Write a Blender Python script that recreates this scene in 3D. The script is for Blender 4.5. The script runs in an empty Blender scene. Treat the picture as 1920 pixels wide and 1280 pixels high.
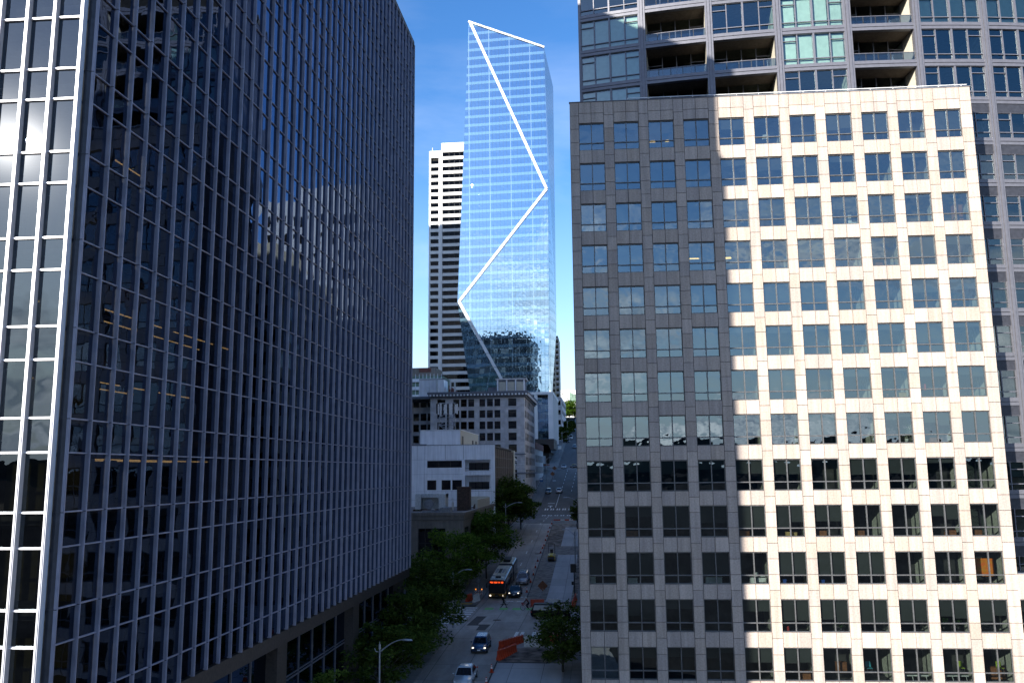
import bpy, bmesh, math, random
from mathutils import Vector, Matrix, noise
R = math.radians
PI = math.pi
rnd = random.Random(7)
scene = bpy.context.scene
col = scene.collection

# ------------------------------------------------------------------ helpers
OFF = {}

def obj(name, me, parent=None):
    o = bpy.data.objects.new(name, me)
    col.objects.link(o)
    if parent is not None:
        o.parent = parent
    return o

def tag(o, label, cat, group=None, kind=None):
    if label: o['label'] = label
    if cat: o['category'] = cat
    if group: o['group'] = group
    if kind: o['kind'] = kind
    return o

def thing(name, label, cat, loc=(0, 0, 0), rz=0.0, group=None):
    o = obj(name, None)
    o.empty_display_size = 0.3
    o.location = loc
    o.rotation_euler = (0, 0, rz)
    tag(o, label, cat, group)
    OFF[o.name] = Vector(loc)
    return o

def copy_tree(o, parent=None):
    c = o.copy()
    col.objects.link(c)
    if parent is not None:
        c.parent = parent
    for ch in KIDS(o):
        copy_tree(ch, c)
    return c

def KIDS(o):
    return [x for x in o.children]

class MB:
    """collects shapes and links them as ONE mesh object"""
    def __init__(s, off=(0, 0, 0), M=None):
        s.v = []; s.f = []; s.m = []; s.sm = []
        s.off = Vector(off); s.M = M

    def add(s, verts, faces, mi=0, smooth=False):
        b = len(s.v)
        for p in verts:
            p = Vector(p)
            if s.M is not None: p = s.M @ p
            s.v.append(p - s.off)
        for f in faces:
            s.f.append([b + i for i in f]); s.m.append(mi); s.sm.append(smooth)
        return s

    def box(s, x0, x1, y0, y1, z0, z1, mi=0):
        v = [(x0, y0, z0), (x1, y0, z0), (x1, y1, z0), (x0, y1, z0), (x0, y0, z1), (x1, y0, z1), (x1, y1, z1), (x0, y1, z1)]
        return s.add(v, [(0, 3, 2, 1), (4, 5, 6, 7), (0, 1, 5, 4), (1, 2, 6, 5), (2, 3, 7, 6), (3, 0, 4, 7)], mi)

    def quad(s, a, b, c, d, mi=0):
        return s.add([a, b, c, d], [(0, 1, 2, 3)], mi)

    def prism(s, poly, z0, z1, mi=0):
        n = len(poly)
        v = [(p[0], p[1], z0) for p in poly] + [(p[0], p[1], z1) for p in poly]
        f = [tuple(range(n - 1, -1, -1)), tuple(range(n, 2 * n))] + [(i, (i + 1) % n, n + (i + 1) % n, n + i) for i in range(n)]
        return s.add(v, f, mi)

    def prism_y(s, poly, y0, y1, mi=0):          # polygon in x,z extruded along y
        n = len(poly)
        v = [(p[0], y0, p[1]) for p in poly] + [(p[0], y1, p[1]) for p in poly]
        f = [tuple(range(n)), tuple(range(2 * n - 1, n - 1, -1))] + [((i + 1) % n, i, n + i, n + (i + 1) % n) for i in range(n)]
        return s.add(v, f, mi)

    def tube(s, pts, rad, n=8, mi=0, smooth=True, cap=True):
        pts = [Vector(p) for p in pts]
        if not isinstance(rad, (list, tuple)): rad = [rad] * len(pts)
        vs = []; fs = []
        up = Vector((0, 0, 1))
        for i, p in enumerate(pts):
            d = (pts[min(i + 1, len(pts) - 1)] - pts[max(i - 1, 0)])
            if d.length < 1e-9: d = Vector((0, 0, 1))
            d.normalize()
            a = d.cross(up)
            if a.length < 1e-3: a = Vector((1, 0, 0))
            a.normalize(); b = d.cross(a)
            for k in range(n):
                t = 2 * PI * k / n
                vs.append(p + (a * math.cos(t) + b * math.sin(t)) * rad[i])
        for i in range(len(pts) - 1):
            for k in range(n):
                k2 = (k + 1) % n
                fs.append((i * n + k, i * n + k2, (i + 1) * n + k2, (i + 1) * n + k))
        s.add(vs, fs, mi, smooth)
        if cap:
            s.add(vs[:n], [tuple(range(n))], mi)
            s.add(vs[-n:], [tuple(range(n - 1, -1, -1))], mi)
        return s

    def loft(s, rings, mi=0, smooth=True, cap=True):
        n = len(rings[0]); vs = [p for r in rings for p in r]; fs = []
        for i in range(len(rings) - 1):
            for k in range(n):
                k2 = (k + 1) % n
                fs.append((i * n + k, i * n + k2, (i + 1) * n + k2, (i + 1) * n + k))
        if cap:
            fs.append(tuple(range(n - 1, -1, -1)))
            fs.append(tuple(range((len(rings) - 1) * n, len(rings) * n)))
        return s.add(vs, fs, mi, smooth)

    def ball(s, c, rx, ry, rz, mi=0, n=10, m=7):
        vs = []; fs = []
        for i in range(m + 1):
            t = PI * i / m
            for k in range(n):
                a = 2 * PI * k / n
                vs.append((c[0] + rx * math.sin(t) * math.cos(a), c[1] + ry * math.sin(t) * math.sin(a), c[2] + rz * math.cos(t)))
        for i in range(m):
            for k in range(n):
                k2 = (k + 1) % n
                fs.append((i * n + k, (i + 1) * n + k, (i + 1) * n + k2, i * n + k2))
        return s.add(vs, fs, mi, True)

    def mesh(s, name, mats):
        me = bpy.data.meshes.new(name)
        me.from_pydata([tuple(p) for p in s.v], [], s.f)
        if not isinstance(mats, (list, tuple)): mats = [mats]
        for m in mats: me.materials.append(m)
        me.polygons.foreach_set('material_index', s.m)
        me.polygons.foreach_set('use_smooth', s.sm)
        me.update()
        return me

    def build(s, name, mats, parent=None):
        return obj(name, s.mesh(name, mats), parent)

def part(parent, name, mats, fn, root=None):
    mb = MB(); fn(mb)
    return mb.build(name, mats, parent)

# ------------------------------------------------------------------ materials
def new_mat(name):
    m = bpy.data.materials.new(name); m.use_nodes = True
    nt = m.node_tree
    for n in list(nt.nodes): nt.nodes.remove(n)
    out = nt.nodes.new('ShaderNodeOutputMaterial')
    return m, nt, out

def N(nt, t, **kw):
    n = nt.nodes.new(t)
    for k, v in kw.items():
        if k.startswith('i_'):
            n.inputs[k[2:].replace('_', ' ')].default_value = v
        else:
            setattr(n, k, v)
    return n

def ramp(nt, stops):
    r = nt.nodes.new('ShaderNodeValToRGB')
    e = r.color_ramp.elements
    e[0].position, e[0].color = stops[0][0], stops[0][1]
    e[1].position, e[1].color = stops[-1][0], stops[-1][1]
    for p, c in stops[1:-1]:
        k = e.new(p); k.color = c
    return r

def c4(c, k=1.0): return (c[0] * k, c[1] * k, c[2] * k, 1)

def surf(name, c, rough=0.6, metal=0.0, spec=0.5, var=0.15, scale=3.0, island=0.0, bump=0.0, bscale=20.0, c2=None, detail=6, coat=0.0, streak=0.0):
    """plain procedural surface: colour broken up by noise, optional tone per loose piece"""
    m, nt, out = new_mat(name)
    b = N(nt, 'ShaderNodeBsdfPrincipled')
    b.inputs['Roughness'].default_value = rough
    b.inputs['Metallic'].default_value = metal
    b.inputs['Specular IOR Level'].default_value = spec
    b.inputs['Coat Weight'].default_value = coat
    tc = N(nt, 'ShaderNodeTexCoord')
    nz = N(nt, 'ShaderNodeTexNoise'); nz.inputs['Scale'].default_value = scale; nz.inputs['Detail'].default_value = detail
    nt.links.new(tc.outputs['Object'], nz.inputs['Vector'])
    c2 = c2 or tuple(x * (1 - 2 * var) for x in c)
    ca = tuple(min(1, x * (1 + var)) for x in c)
    r = ramp(nt, [(0.3, c4(c2)), (0.7, c4(ca))])
    nt.links.new(nz.outputs['Fac'], r.inputs['Fac'])
    last = r.outputs['Color']
    if island:
        g = N(nt, 'ShaderNodeNewGeometry')
        mr = ramp(nt, [(0, (1 - island, (1 - island) * 1.01, (1 - island) * 1.04, 1)), (.45, (1, 1, 1, 1)), (.75, (1 - island * .6, 1 - island * .75, 1 - island, 1)), (1, (1 + island, 1 + island, 1 + island, 1))])
        nt.links.new(g.outputs['Random Per Island'], mr.inputs['Fac'])
        mx = N(nt, 'ShaderNodeMix', data_type='RGBA', blend_type='MULTIPLY'); mx.inputs[0].default_value = 1
        nt.links.new(last, mx.inputs[6]); nt.links.new(mr.outputs['Color'], mx.inputs[7])
        last = mx.outputs[2]
    if streak:
        mp = N(nt, 'ShaderNodeMapping'); mp.inputs['Scale'].default_value = (2.6, 2.6, .16)
        nt.links.new(tc.outputs['Object'], mp.inputs['Vector'])
        ns = N(nt, 'ShaderNodeTexNoise'); ns.inputs['Scale'].default_value = 1.0; ns.inputs['Detail'].default_value = 7
        nt.links.new(mp.outputs['Vector'], ns.inputs['Vector'])
        m2 = N(nt, 'ShaderNodeMapRange'); m2.inputs['From Min'].default_value = .35; m2.inputs['From Max'].default_value = .65; m2.inputs['To Min'].default_value = 1 - streak; m2.inputs['To Max'].default_value = 1 + streak * .4
        nt.links.new(ns.outputs['Fac'], m2.inputs['Value'])
        x2 = N(nt, 'ShaderNodeMix', data_type='RGBA', blend_type='MULTIPLY'); x2.inputs[0].default_value = 1
        nt.links.new(last, x2.inputs[6]); nt.links.new(m2.outputs['Result'], x2.inputs[7]); last = x2.outputs[2]
    nt.links.new(last, b.inputs['Base Color'])
    if bump:
        nb = N(nt, 'ShaderNodeTexNoise'); nb.inputs['Scale'].default_value = bscale; nb.inputs['Detail'].default_value = 5
        nt.links.new(tc.outputs['Object'], nb.inputs['Vector'])
        bp = N(nt, 'ShaderNodeBump'); bp.inputs['Strength'].default_value = bump; bp.inputs['Distance'].default_value = 0.05
        nt.links.new(nb.outputs['Fac'], bp.inputs['Height']); nt.links.new(bp.outputs['Normal'], b.inputs['Normal'])
    nt.links.new(b.outputs['BSDF'], out.inputs['Surface'])
    return m

def glass(name, tint, refl0=0.1, wav=0.15, wscale=0.35, rcol=(1, 1, 1), island=0.0, rough=0.0, ior=1.55, dusty=0.0):
    """window glass: dark tinted transmission + wavy mirror reflection"""
    m, nt, out = new_mat(name)
    tr = N(nt, 'ShaderNodeBsdfTransparent'); tr.inputs['Color'].default_value = c4(tint)
    gl = N(nt, 'ShaderNodeBsdfGlossy'); gl.inputs['Roughness'].default_value = rough; gl.inputs['Color'].default_value = c4(rcol)
    fr = N(nt, 'ShaderNodeFresnel'); fr.inputs['IOR'].default_value = ior
    mr = N(nt, 'ShaderNodeMapRange'); mr.inputs['To Min'].default_value = refl0; mr.inputs['To Max'].default_value = 1.0
    nt.links.new(fr.outputs['Fac'], mr.inputs['Value'])
    tc = N(nt, 'ShaderNodeTexCoord'); nz = N(nt, 'ShaderNodeTexNoise'); nz.inputs['Scale'].default_value = wscale; nz.inputs['Detail'].default_value = 1.5
    vec = tc.outputs['Object']
    if island:
        g = N(nt, 'ShaderNodeNewGeometry')
        ad = N(nt, 'ShaderNodeVectorMath', operation='MULTIPLY_ADD')
        cb = N(nt, 'ShaderNodeCombineXYZ')
        nt.links.new(g.outputs['Random Per Island'], cb.inputs['X']); nt.links.new(g.outputs['Random Per Island'], cb.inputs['Z'])
        ad.inputs[1].default_value = (50 * island, 50 * island, 70 * island)
        nt.links.new(cb.outputs['Vector'], ad.inputs[0]); nt.links.new(vec, ad.inputs[2])
        vec = ad.outputs['Vector']
    nt.links.new(vec, nz.inputs['Vector'])
    bp = N(nt, 'ShaderNodeBump'); bp.inputs['Strength'].default_value = wav; bp.inputs['Distance'].default_value = 0.1
    nt.links.new(nz.outputs['Fac'], bp.inputs['Height'])
    nt.links.new(bp.outputs['Normal'], gl.inputs['Normal'])
    mx = N(nt, 'ShaderNodeMixShader')
    nt.links.new(mr.outputs['Result'], mx.inputs['Fac']); nt.links.new(tr.outputs['BSDF'], mx.inputs[1]); nt.links.new(gl.outputs['BSDF'], mx.inputs[2])
    last = mx.outputs['Shader']
    if dusty:
        g2 = N(nt, 'ShaderNodeBsdfGlossy'); g2.inputs['Roughness'].default_value = .14; g2.inputs['Color'].default_value = (.9, .93, 1, 1)
        m3 = N(nt, 'ShaderNodeMixShader'); m3.inputs['Fac'].default_value = dusty
        nt.links.new(last, m3.inputs[1]); nt.links.new(g2.outputs[0], m3.inputs[2]); last = m3.outputs[0]
    nt.links.new(last, out.inputs['Surface'])
    return m

def emit(name, c, k):
    m, nt, out = new_mat(name)
    e = N(nt, 'ShaderNodeEmission'); e.inputs['Color'].default_value = c4(c); e.inputs['Strength'].default_value = k
    nt.links.new(e.outputs['Emission'], out.inputs['Surface'])
    return m

def leafmat(name, ca, cb):
    m, nt, out = new_mat(name)
    g = N(nt, 'ShaderNodeNewGeometry')
    r = ramp(nt, [(0.0, c4(ca)), (1.0, c4(cb))])
    nt.links.new(g.outputs['Random Per Island'], r.inputs['Fac'])
    d = N(nt, 'ShaderNodeBsdfDiffuse'); t = N(nt, 'ShaderNodeBsdfTranslucent')
    nt.links.new(r.outputs['Color'], d.inputs['Color']); nt.links.new(r.outputs['Color'], t.inputs['Color'])
    mx = N(nt, 'ShaderNodeMixShader'); mx.inputs['Fac'].default_value = 0.3
    nt.links.new(d.outputs['BSDF'], mx.inputs[1]); nt.links.new(t.outputs['BSDF'], mx.inputs[2])
    nt.links.new(mx.outputs['Shader'], out.inputs['Surface'])
    return m

M = {}
M['stone'] = surf('cream_stone', (0.475, 0.398, 0.348), 0.85, var=0.10, scale=7, island=0.13, bump=0.12, bscale=9, detail=9, streak=.16)
M['joint'] = surf('stone_joint', (0.07, 0.06, 0.06), 0.9)
M['frame'] = surf('window_frame_metal', (0.12, 0.12, 0.125), 0.45, metal=0.3)
M['win_glass'] = glass('office_glass', (0.50, 0.57, 0.55), 0.16, 0.16, 0.8, (0.74, 0.90, 1.0), ior=1.5)
M['blind'] = surf('grey_roller_blind', (0.055, 0.058, 0.057), 0.8, var=0.05, scale=1.2)
M['blind_pale'] = surf('pale_curtain', (0.62, 0.68, 0.62), 0.8, var=0.06, scale=2)
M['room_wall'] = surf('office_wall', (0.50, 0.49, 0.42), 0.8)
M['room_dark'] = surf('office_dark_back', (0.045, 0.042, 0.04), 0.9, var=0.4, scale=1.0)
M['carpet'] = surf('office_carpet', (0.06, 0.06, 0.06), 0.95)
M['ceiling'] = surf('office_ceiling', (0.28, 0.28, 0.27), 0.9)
M['alu'] = surf('grey_aluminium_fin', (0.33, 0.33, 0.41), 0.45, metal=0.2, var=0.10, scale=1.2, streak=.15)
M['alu_white'] = surf('pale_aluminium', (0.62, 0.62, 0.66), 0.4, metal=0.2, var=0.05)
M['dark_alu'] = surf('dark_corner_metal', (0.045, 0.047, 0.06), 0.5, metal=0.2)
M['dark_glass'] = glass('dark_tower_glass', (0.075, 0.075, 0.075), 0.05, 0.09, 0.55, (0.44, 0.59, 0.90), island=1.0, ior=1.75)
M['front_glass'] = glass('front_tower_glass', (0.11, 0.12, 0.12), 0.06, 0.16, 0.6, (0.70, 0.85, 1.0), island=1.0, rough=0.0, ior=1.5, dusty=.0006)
M['black'] = surf('black_interior', (0.018, 0.017, 0.016), 0.95, var=0.3)
M['brown_stone'] = surf('brown_granite', (0.048, 0.038, 0.033), 0.6, var=0.2, scale=6)
M['tower_metal'] = surf('tower_grey_metal', (0.15, 0.15, 0.175), 0.4, metal=0.25, var=0.06)
M['soffit'] = surf('balcony_soffit', (0.13, 0.105, 0.085), 0.9)
M['res_glass'] = glass('residential_glass', (0.62, 0.76, 0.74), 0.10, 0.04, 0.6, (0.80, 0.95, 1.0), ior=1.5)
M['rail_glass'] = glass('railing_glass', (0.26, 0.32, 0.37), 0.06, 0.02, 1.0)
M['white_panel'] = surf('white_wall_panel', (0.86, 0.87, 0.90), 0.6, var=0.04, scale=0.6, streak=.12)
M['cream'] = surf('cream_render', (0.55, 0.51, 0.42), 0.8, var=0.06)
M['beige'] = surf('beige_concrete', (0.26, 0.225, 0.195), 0.85, var=0.08, scale=1.0, streak=.2)
M['beige_dark'] = surf('beige_trim', (0.20, 0.175, 0.15), 0.85)
M['roof'] = surf('gravel_roof', (0.17, 0.165, 0.165), 0.95, var=0.3, scale=2.0)
M['rust'] = surf('rust_brown_box', (0.085, 0.05, 0.035), 0.8, var=0.3, scale=3)
M['dkwin'] = glass('dark_window', (0.20, 0.19, 0.17), 0.035, 0.05, 0.8, ior=1.5)
M['terra'] = surf('terra_cotta', (0.62, 0.60, 0.61), 0.8, var=0.12, scale=0.7, island=0.10)
M['terra_dk'] = surf('cornice_grey', (0.17, 0.18, 0.21), 0.8, var=0.1)
M['sash'] = surf('dark_sash', (0.035, 0.03, 0.028), 0.6)
M['brick'] = surf('red_brick', (0.20, 0.075, 0.06), 0.9, var=0.2, scale=2)
M['white'] = surf('white_paint', (0.80, 0.80, 0.80), 0.5, var=0.05)
M['stripe_white'] = surf('white_concrete', (0.74, 0.73, 0.72), 0.7, var=0.04, scale=0.3)
M['band_glass'] = glass('band_glass', (0.12, 0.12, 0.12), 0.0, 0.1, 0.3, (.6, .6, .65), island=1.0, ior=1.3)
M['galv'] = surf('galvanised_steel', (0.34, 0.355, 0.38), 0.45, metal=0.6)
M['dark_metal'] = surf('dark_metal', (0.03, 0.03, 0.032), 0.5, metal=0.4)
M['orange'] = surf('orange_plastic', (0.50, 0.055, 0.016), 0.5, var=0.08)
M['white_pl'] = surf('white_plastic', (0.66, 0.66, 0.64), 0.5, var=0.12, scale=4)
M['rubber'] = surf('black_rubber', (0.02, 0.02, 0.02), 0.8)
M['bark'] = surf('bark', (0.06, 0.05, 0.04), 0.95, bump=0.5)
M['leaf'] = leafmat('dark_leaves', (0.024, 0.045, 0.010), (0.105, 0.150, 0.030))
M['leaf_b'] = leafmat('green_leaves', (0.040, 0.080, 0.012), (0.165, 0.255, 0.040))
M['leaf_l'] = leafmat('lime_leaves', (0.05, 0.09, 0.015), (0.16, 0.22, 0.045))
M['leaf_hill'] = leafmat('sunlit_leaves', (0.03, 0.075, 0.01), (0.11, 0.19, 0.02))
M['skin'] = surf('skin', (0.45, 0.28, 0.2), 0.6)

# ------------------------------------------------------------------ street profile
PY = [-4000, 40, 100, 128, 134, 196, 230, 330, 345, 416, 600, 900, 4000]
PZ = [-22, -22, -18.5, -18.5, -18.2, -11.8, -11.4, 1.2, 1.6, 12.5, 38, 55, 60]
def zr(y):
    for i in range(len(PY) - 1):
        if y <= PY[i + 1]:
            t = (y - PY[i]) / (PY[i + 1] - PY[i])
            return PZ[i] + t * (PZ[i + 1] - PZ[i])
    return PZ[-1]

def cuts(y0, y1):
    return [y0] + [p for p in PY if y0 + 1e-3 < p < y1 - 1e-3] + [y1]

def sheet(mb, x0, x1, y0, y1, dz, mi=0, xs=None):
    ys = cuts(y0, y1)
    for a, b in zip(ys[:-1], ys[1:]):
        mb.quad((x0, a, zr(a) + dz), (x1, a, zr(a) + dz), (x1, b, zr(b) + dz), (x0, b, zr(b) + dz), mi)

def poly_on(mb, pts, dz, mi=0):
    mb.add([(x, y, zr(y) + dz) for x, y in pts], [tuple(range(len(pts)))], mi)

def road_mat(name, c, joint, bw, bh, ms=0.02, var=0.2):
    m, nt, out = new_mat(name)
    b = N(nt, 'ShaderNodeBsdfPrincipled'); b.inputs['Roughness'].default_value = 0.85
    tc = N(nt, 'ShaderNodeTexCoord')
    br = N(nt, 'ShaderNodeTexBrick'); br.offset = 0.0
    br.inputs['Scale'].default_value = 1.0; br.inputs['Brick Width'].default_value = bw; br.inputs['Row Height'].default_value = bh
    br.inputs['Mortar Size'].default_value = ms; br.inputs['Mortar Smooth'].default_value = 0.2
    br.inputs['Color1'].default_value = c4(c, 0.88); br.inputs['Color2'].default_value = c4(c, 1.12); br.inputs['Mortar'].default_value = c4(joint)
    nt.links.new(tc.outputs['Object'], br.inputs['Vector'])
    n1 = N(nt, 'ShaderNodeTexNoise'); n1.inputs['Scale'].default_value = 0.22; n1.inputs['Detail'].default_value = 9; n1.inputs['Roughness'].default_value = 0.7
    mp = N(nt, 'ShaderNodeMapping'); mp.inputs['Scale'].default_value = (2.2, 0.5, 1)
    nt.links.new(tc.outputs['Object'], mp.inputs['Vector']); nt.links.new(mp.outputs['Vector'], n1.inputs['Vector'])
    mr = N(nt, 'ShaderNodeMapRange'); mr.inputs['From Min'].default_value = 0.3; mr.inputs['From Max'].default_value = 0.7
    mr.inputs['To Min'].default_value = 1 - 2 * var; mr.inputs['To Max'].default_value = 1 + var
    nt.links.new(n1.outputs['Fac'], mr.inputs['Value'])
    mx = N(nt, 'ShaderNodeMix', data_type='RGBA', blend_type='MULTIPLY'); mx.inputs[0].default_value = 1
    nt.links.new(br.outputs['Color'], mx.inputs[6]); nt.links.new(mr.outputs['Result'], mx.inputs[7])
    nt.links.new(mx.outputs[2], b.inputs['Base Color'])
    nt.links.new(b.outputs['BSDF'], out.inputs['Surface'])
    return m

M['concrete_road'] = road_mat('road_concrete', (0.36, 0.325, 0.295), (0.09, 0.09, 0.09), 3.5, 5.2, 0.03)
M['asphalt'] = road_mat('asphalt', (0.10, 0.095, 0.095), (0.055, 0.055, 0.058), 7, 40, 0.02)
M['pave'] = road_mat('pavement', (0.20, 0.195, 0.19), (0.08, 0.08, 0.08), 1.2, 1.2, 0.02, 0.12)
M['newslab'] = road_mat('new_concrete', (0.42, 0.41, 0.41), (0.15, 0.15, 0.15), 3.2, 4.6, 0.03, 0.10)
M['dirt'] = surf('excavated_earth', (0.20, 0.165, 0.14), 0.95, var=0.45, scale=0.9, bump=0.6, bscale=3)
M['patch'] = surf('dark_asphalt_patch', (0.055, 0.052, 0.055), 0.9, var=0.2)
M['mark'] = surf('road_marking_white', (0.80, 0.80, 0.79), 0.7, var=0.2, scale=4)
M['green_mark'] = surf('green_bike_marking', (0.10, 0.60, 0.09), 0.7, var=0.2, scale=3)
M['tactile'] = surf('yellow_tactile', (0.45, 0.30, 0.06), 0.8)
M['ground'] = surf('city_ground', (0.035, 0.035, 0.038), 0.95, spec=0.0, var=0.2, scale=0.05)

def struct(name, mb, m):
    o = mb.build(name, m); o['kind'] = 'structure'; return o

g = MB(); sheet(g, -2500, 2500, -1500, 4000, -0.06); struct('ground', g, M['ground'])
XL, XR = -18.3, -4.3
g = MB()
rh = random.Random(5)
hp = [(-3000 + k * 120, rh.uniform(22, 50) + 10 * math.sin(k * .5)) for k in range(51)]
for (xa, ha), (xb, hb) in zip(hp[:-1], hp[1:]):
    g.quad((xa, -1350, -24), (xb, -1350, -24), (xb, -1500, hb), (xa, -1500, ha)); g.quad((xa, -1500, ha), (xb, -1500, hb), (xb, -1900, -24), (xa, -1900, -24))
struct('reflection_ridge', g, surf('reflection_ridge_dark', (.03, .04, .04), .95, spec=0.0, var=.3, scale=.01))  # unseen ridge added behind the camera to darken the lower window reflections
g = MB(); sheet(g, XL, XR, 45, 199, 0.0); struct('road', g, M['concrete_road'])
g = MB()
sheet(g, XL, XR, 199.002, 900, 0.0)
struct('upper_road', g, M['asphalt'])
g = MB()
for (a, b) in ((103, 121), ):
    sheet(g, -220, XL - .002, a, b, 0.002); sheet(g, XR + .002, 220, a, b, 0.002)
struct('cross_street', g, M['concrete_road'])
g = MB()
for (a, b) in ((202, 226), (331, 344.5), (470, 482)):
    sheet(g, -260, XL - .002, a, b, 0.002); sheet(g, XR + .002, 220, a, b, 0.002)
struct('upper_cross_streets', g, M['asphalt'])
g = MB()
for (a, b) in ((45, 102), (122, 201), (227, 330), (345.5, 469)):
    for x0, x1 in ((-24.5, XL), (XR, 2.0)):
        ys = cuts(a, b)
        for p, q in zip(ys[:-1], ys[1:]):
            v = [(x0, p, zr(p) - .3), (x1, p, zr(p) - .3), (x1, q, zr(q) - .3), (x0, q, zr(q) - .3),
                 (x0, p, zr(p) + .15), (x1, p, zr(p) + .15), (x1, q, zr(q) + .15), (x0, q, zr(q) + .15)]
            g.add(v, [(4, 5, 6, 7), (0, 1, 5, 4), (1, 2, 6, 5), (2, 3, 7, 6), (3, 0, 4, 7)])
struct('pavement', g, M['pave'])

# excavated strip and fresh slabs on the right half of the road
g = MB(); sheet(g, -11.75, XR, 124, 198.6, 0.004)
struct('excavated_roadbed', g, M['dirt'])
g = MB()
sheet(g, -8.85, -5.2, 126, 162.0, 0.012)
sheet(g, -8.7, -5.2, 170.3, 192, 0.012)
sheet(g, -11.2, -4.5, 60, 89.2, 0.012)
struct('fresh_concrete_slab', g, M['newslab'])
g = MB(); sheet(g, -11.3, -4.4, 89.5, 95.0, 0.004)
struct('excavated_patch', g, M['dirt'])
g = MB(); sheet(g, -11.75, -8.8, 124, 163, 0.010); sheet(g, -11.75, -5.2, 162.2, 170.1, 0.009)
M['packed'] = surf('packed_gravel', (0.235, 0.21, 0.19), 0.95, var=0.25, scale=1.4)
struct('packed_roadbed', g, M['packed'])
g = MB()
sheet(g, -11.86, -11.72, 122, 199, 0.07); sheet(g, -11.38, -11.24, 76, 90, 0.05)
sheet(g, -11.2, -6.0, 89.2, 89.6, 0.03)
struct('trench_edge', g, M['patch'])
g = MB()
poly_on(g, [(-16.9, 113.2), (-15.6, 113.2), (-15.9, 107.3), (-14.3, 107.3), (-14.5, 103.4), (-15.6, 103.4), (-15.6, 106.5), (-17.2, 106.5)], 0.006)
poly_on(g, [(-11.2, 98), (-10.2, 98), (-10.6, 95.2), (-11.5, 95.2)], 0.006)
struct('asphalt_patch', g, M['patch'])
# markings
g = MB()
for i in range(8):
    y = 107.4 + i * 1.75
    poly_on(g, [(-22.2, y), (-18.0 + 0.02 * i, y), (-18.0 + 0.02 * i, y + .75), (-22.2, y + .75)], 0.008)
for x in (-10.7, -10.05, -8.7, -8.05, -6.6, -5.95):
    sheet(g, x, x + .38, 98.2, 102.6, 0.012)
for x in (-14.5, -13.0):
    poly_on(g, [(x, 126.0), (x + 1.0, 126.0), (x + 1.0, 126.5), (x, 126.5)], 0.008)
poly_on(g, [(-13.1, 129.5), (-12.4, 129.5), (-12.4, 130.1), (-13.1, 130.1)], 0.008)
for y in (143, 152.5, 163, 174.5, 186, 197, 207, 215, 221):
    sheet(g, -15.12 + (0.006 * (y - 143)), -14.96 + (0.006 * (y - 143)), y, y + 2.4, 0.010)
for y0, y1 in ((226.6, 229.6), (237.6, 240.2)):
    for x in (-16.5, -14.9, -13.2, -11.6, -9.9):
        for d in (0, .62):
            sheet(g, x + d, x + d + .34, y0, y1, 0.010)
sheet(g, -13.75, -13.6, 242, 268, 0.010)
for k in range(7):
    y = 272 + k * 8.3
    sheet(g, -13.62, -13.48, y, y + 3.0, 0.010); sheet(g, -10.3, -10.16, y, y + 3.0, 0.010)
sheet(g, -16.0, -14.6, 244.2, 245.0, 0.010); sheet(g, -15.3, -15.0, 241.2, 244.4, 0.011)
sheet(g, -16.3, -14.3, 248.6, 249.2, 0.010); sheet(g, -17.6, -16.5, 296, 297.2, 0.010)
sheet(g, -17.5, -5, 329.0, 329.5, 0.010)
struct('road_markings', g, M['mark'])
g = MB()
for x in (-16.7, -14.7, -12.9, -11.0):
    for dy in (0, .95):
        poly_on(g, [(x, 118.6 + dy), (x + 1.15, 118.6 + dy), (x + 1.15, 119.2 + dy), (x, 119.2 + dy)], 0.008)
struct('green_bike_marking', g, M['green_mark'])
g = MB(); g.box(-20.6, -19.0, 122.2, 123.2, -18.345, -18.33); struct('tactile_paving', g, M['tactile'])
def manhole(x, y, r, nm=0):
    mb = MB(); pts = [(x + r * math.cos(a * PI / 8), y + r * math.sin(a * PI / 8)) for a in range(16)]
    poly_on(mb, pts, 0.014); return mb
for (x, y, lb) in ((-13.9, 110.4, 'round iron manhole cover in the middle of the junction'), (-16.3, 172, 'iron manhole cover in the left lane uphill of the bus'), (-12.75, 163, 'iron manhole cover beside the row of cones'), (-14.5, 123.2, 'iron manhole cover in front of the bus and sedan')):
    o = manhole(x, y, 0.55).build('manhole_cover', M['rust']); tag(o, lb, 'manhole cover', 'manhole covers in the road')

# ------------------------------------------------------------------ camera
F_PX, YAW, PIT, ROL = 1583.09, .1051, .1535, -.0100
cf = Vector((-math.sin(YAW) * math.cos(PIT), math.cos(YAW) * math.cos(PIT), math.sin(PIT)))
cr = Vector((math.cos(YAW), math.sin(YAW), 0)); cu = cr.cross(cf)
cr, cu = cr * math.cos(ROL) + cu * math.sin(ROL), cu * math.cos(ROL) - cr * math.sin(ROL)
cam = bpy.data.cameras.new('camera'); cam.sensor_width = 36; cam.lens = 36 * F_PX / 1920
cam.clip_start = 0.5; cam.clip_end = 9000
co = bpy.data.objects.new('camera', cam); col.objects.link(co)
co.matrix_world = Matrix(((cr.x, cu.x, -cf.x, 0), (cr.y, cu.y, -cf.y, 0), (cr.z, cu.z, -cf.z, 0), (0, 0, 0, 1)))
scene.camera = co
def shown_size(c, w, h, nrm):
    """how large a flat piece shows: used to choose the 100 windows that become parts of their own"""
    d = c.dot(cf)
    if d < 1: return 0
    x, y = F_PX * c.dot(cr) / d, F_PX * c.dot(cu) / d
    if abs(x) > 975 or abs(y) > 655: return 0
    return w * h * abs(nrm.dot(c.normalized())) / (d * d)

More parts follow.
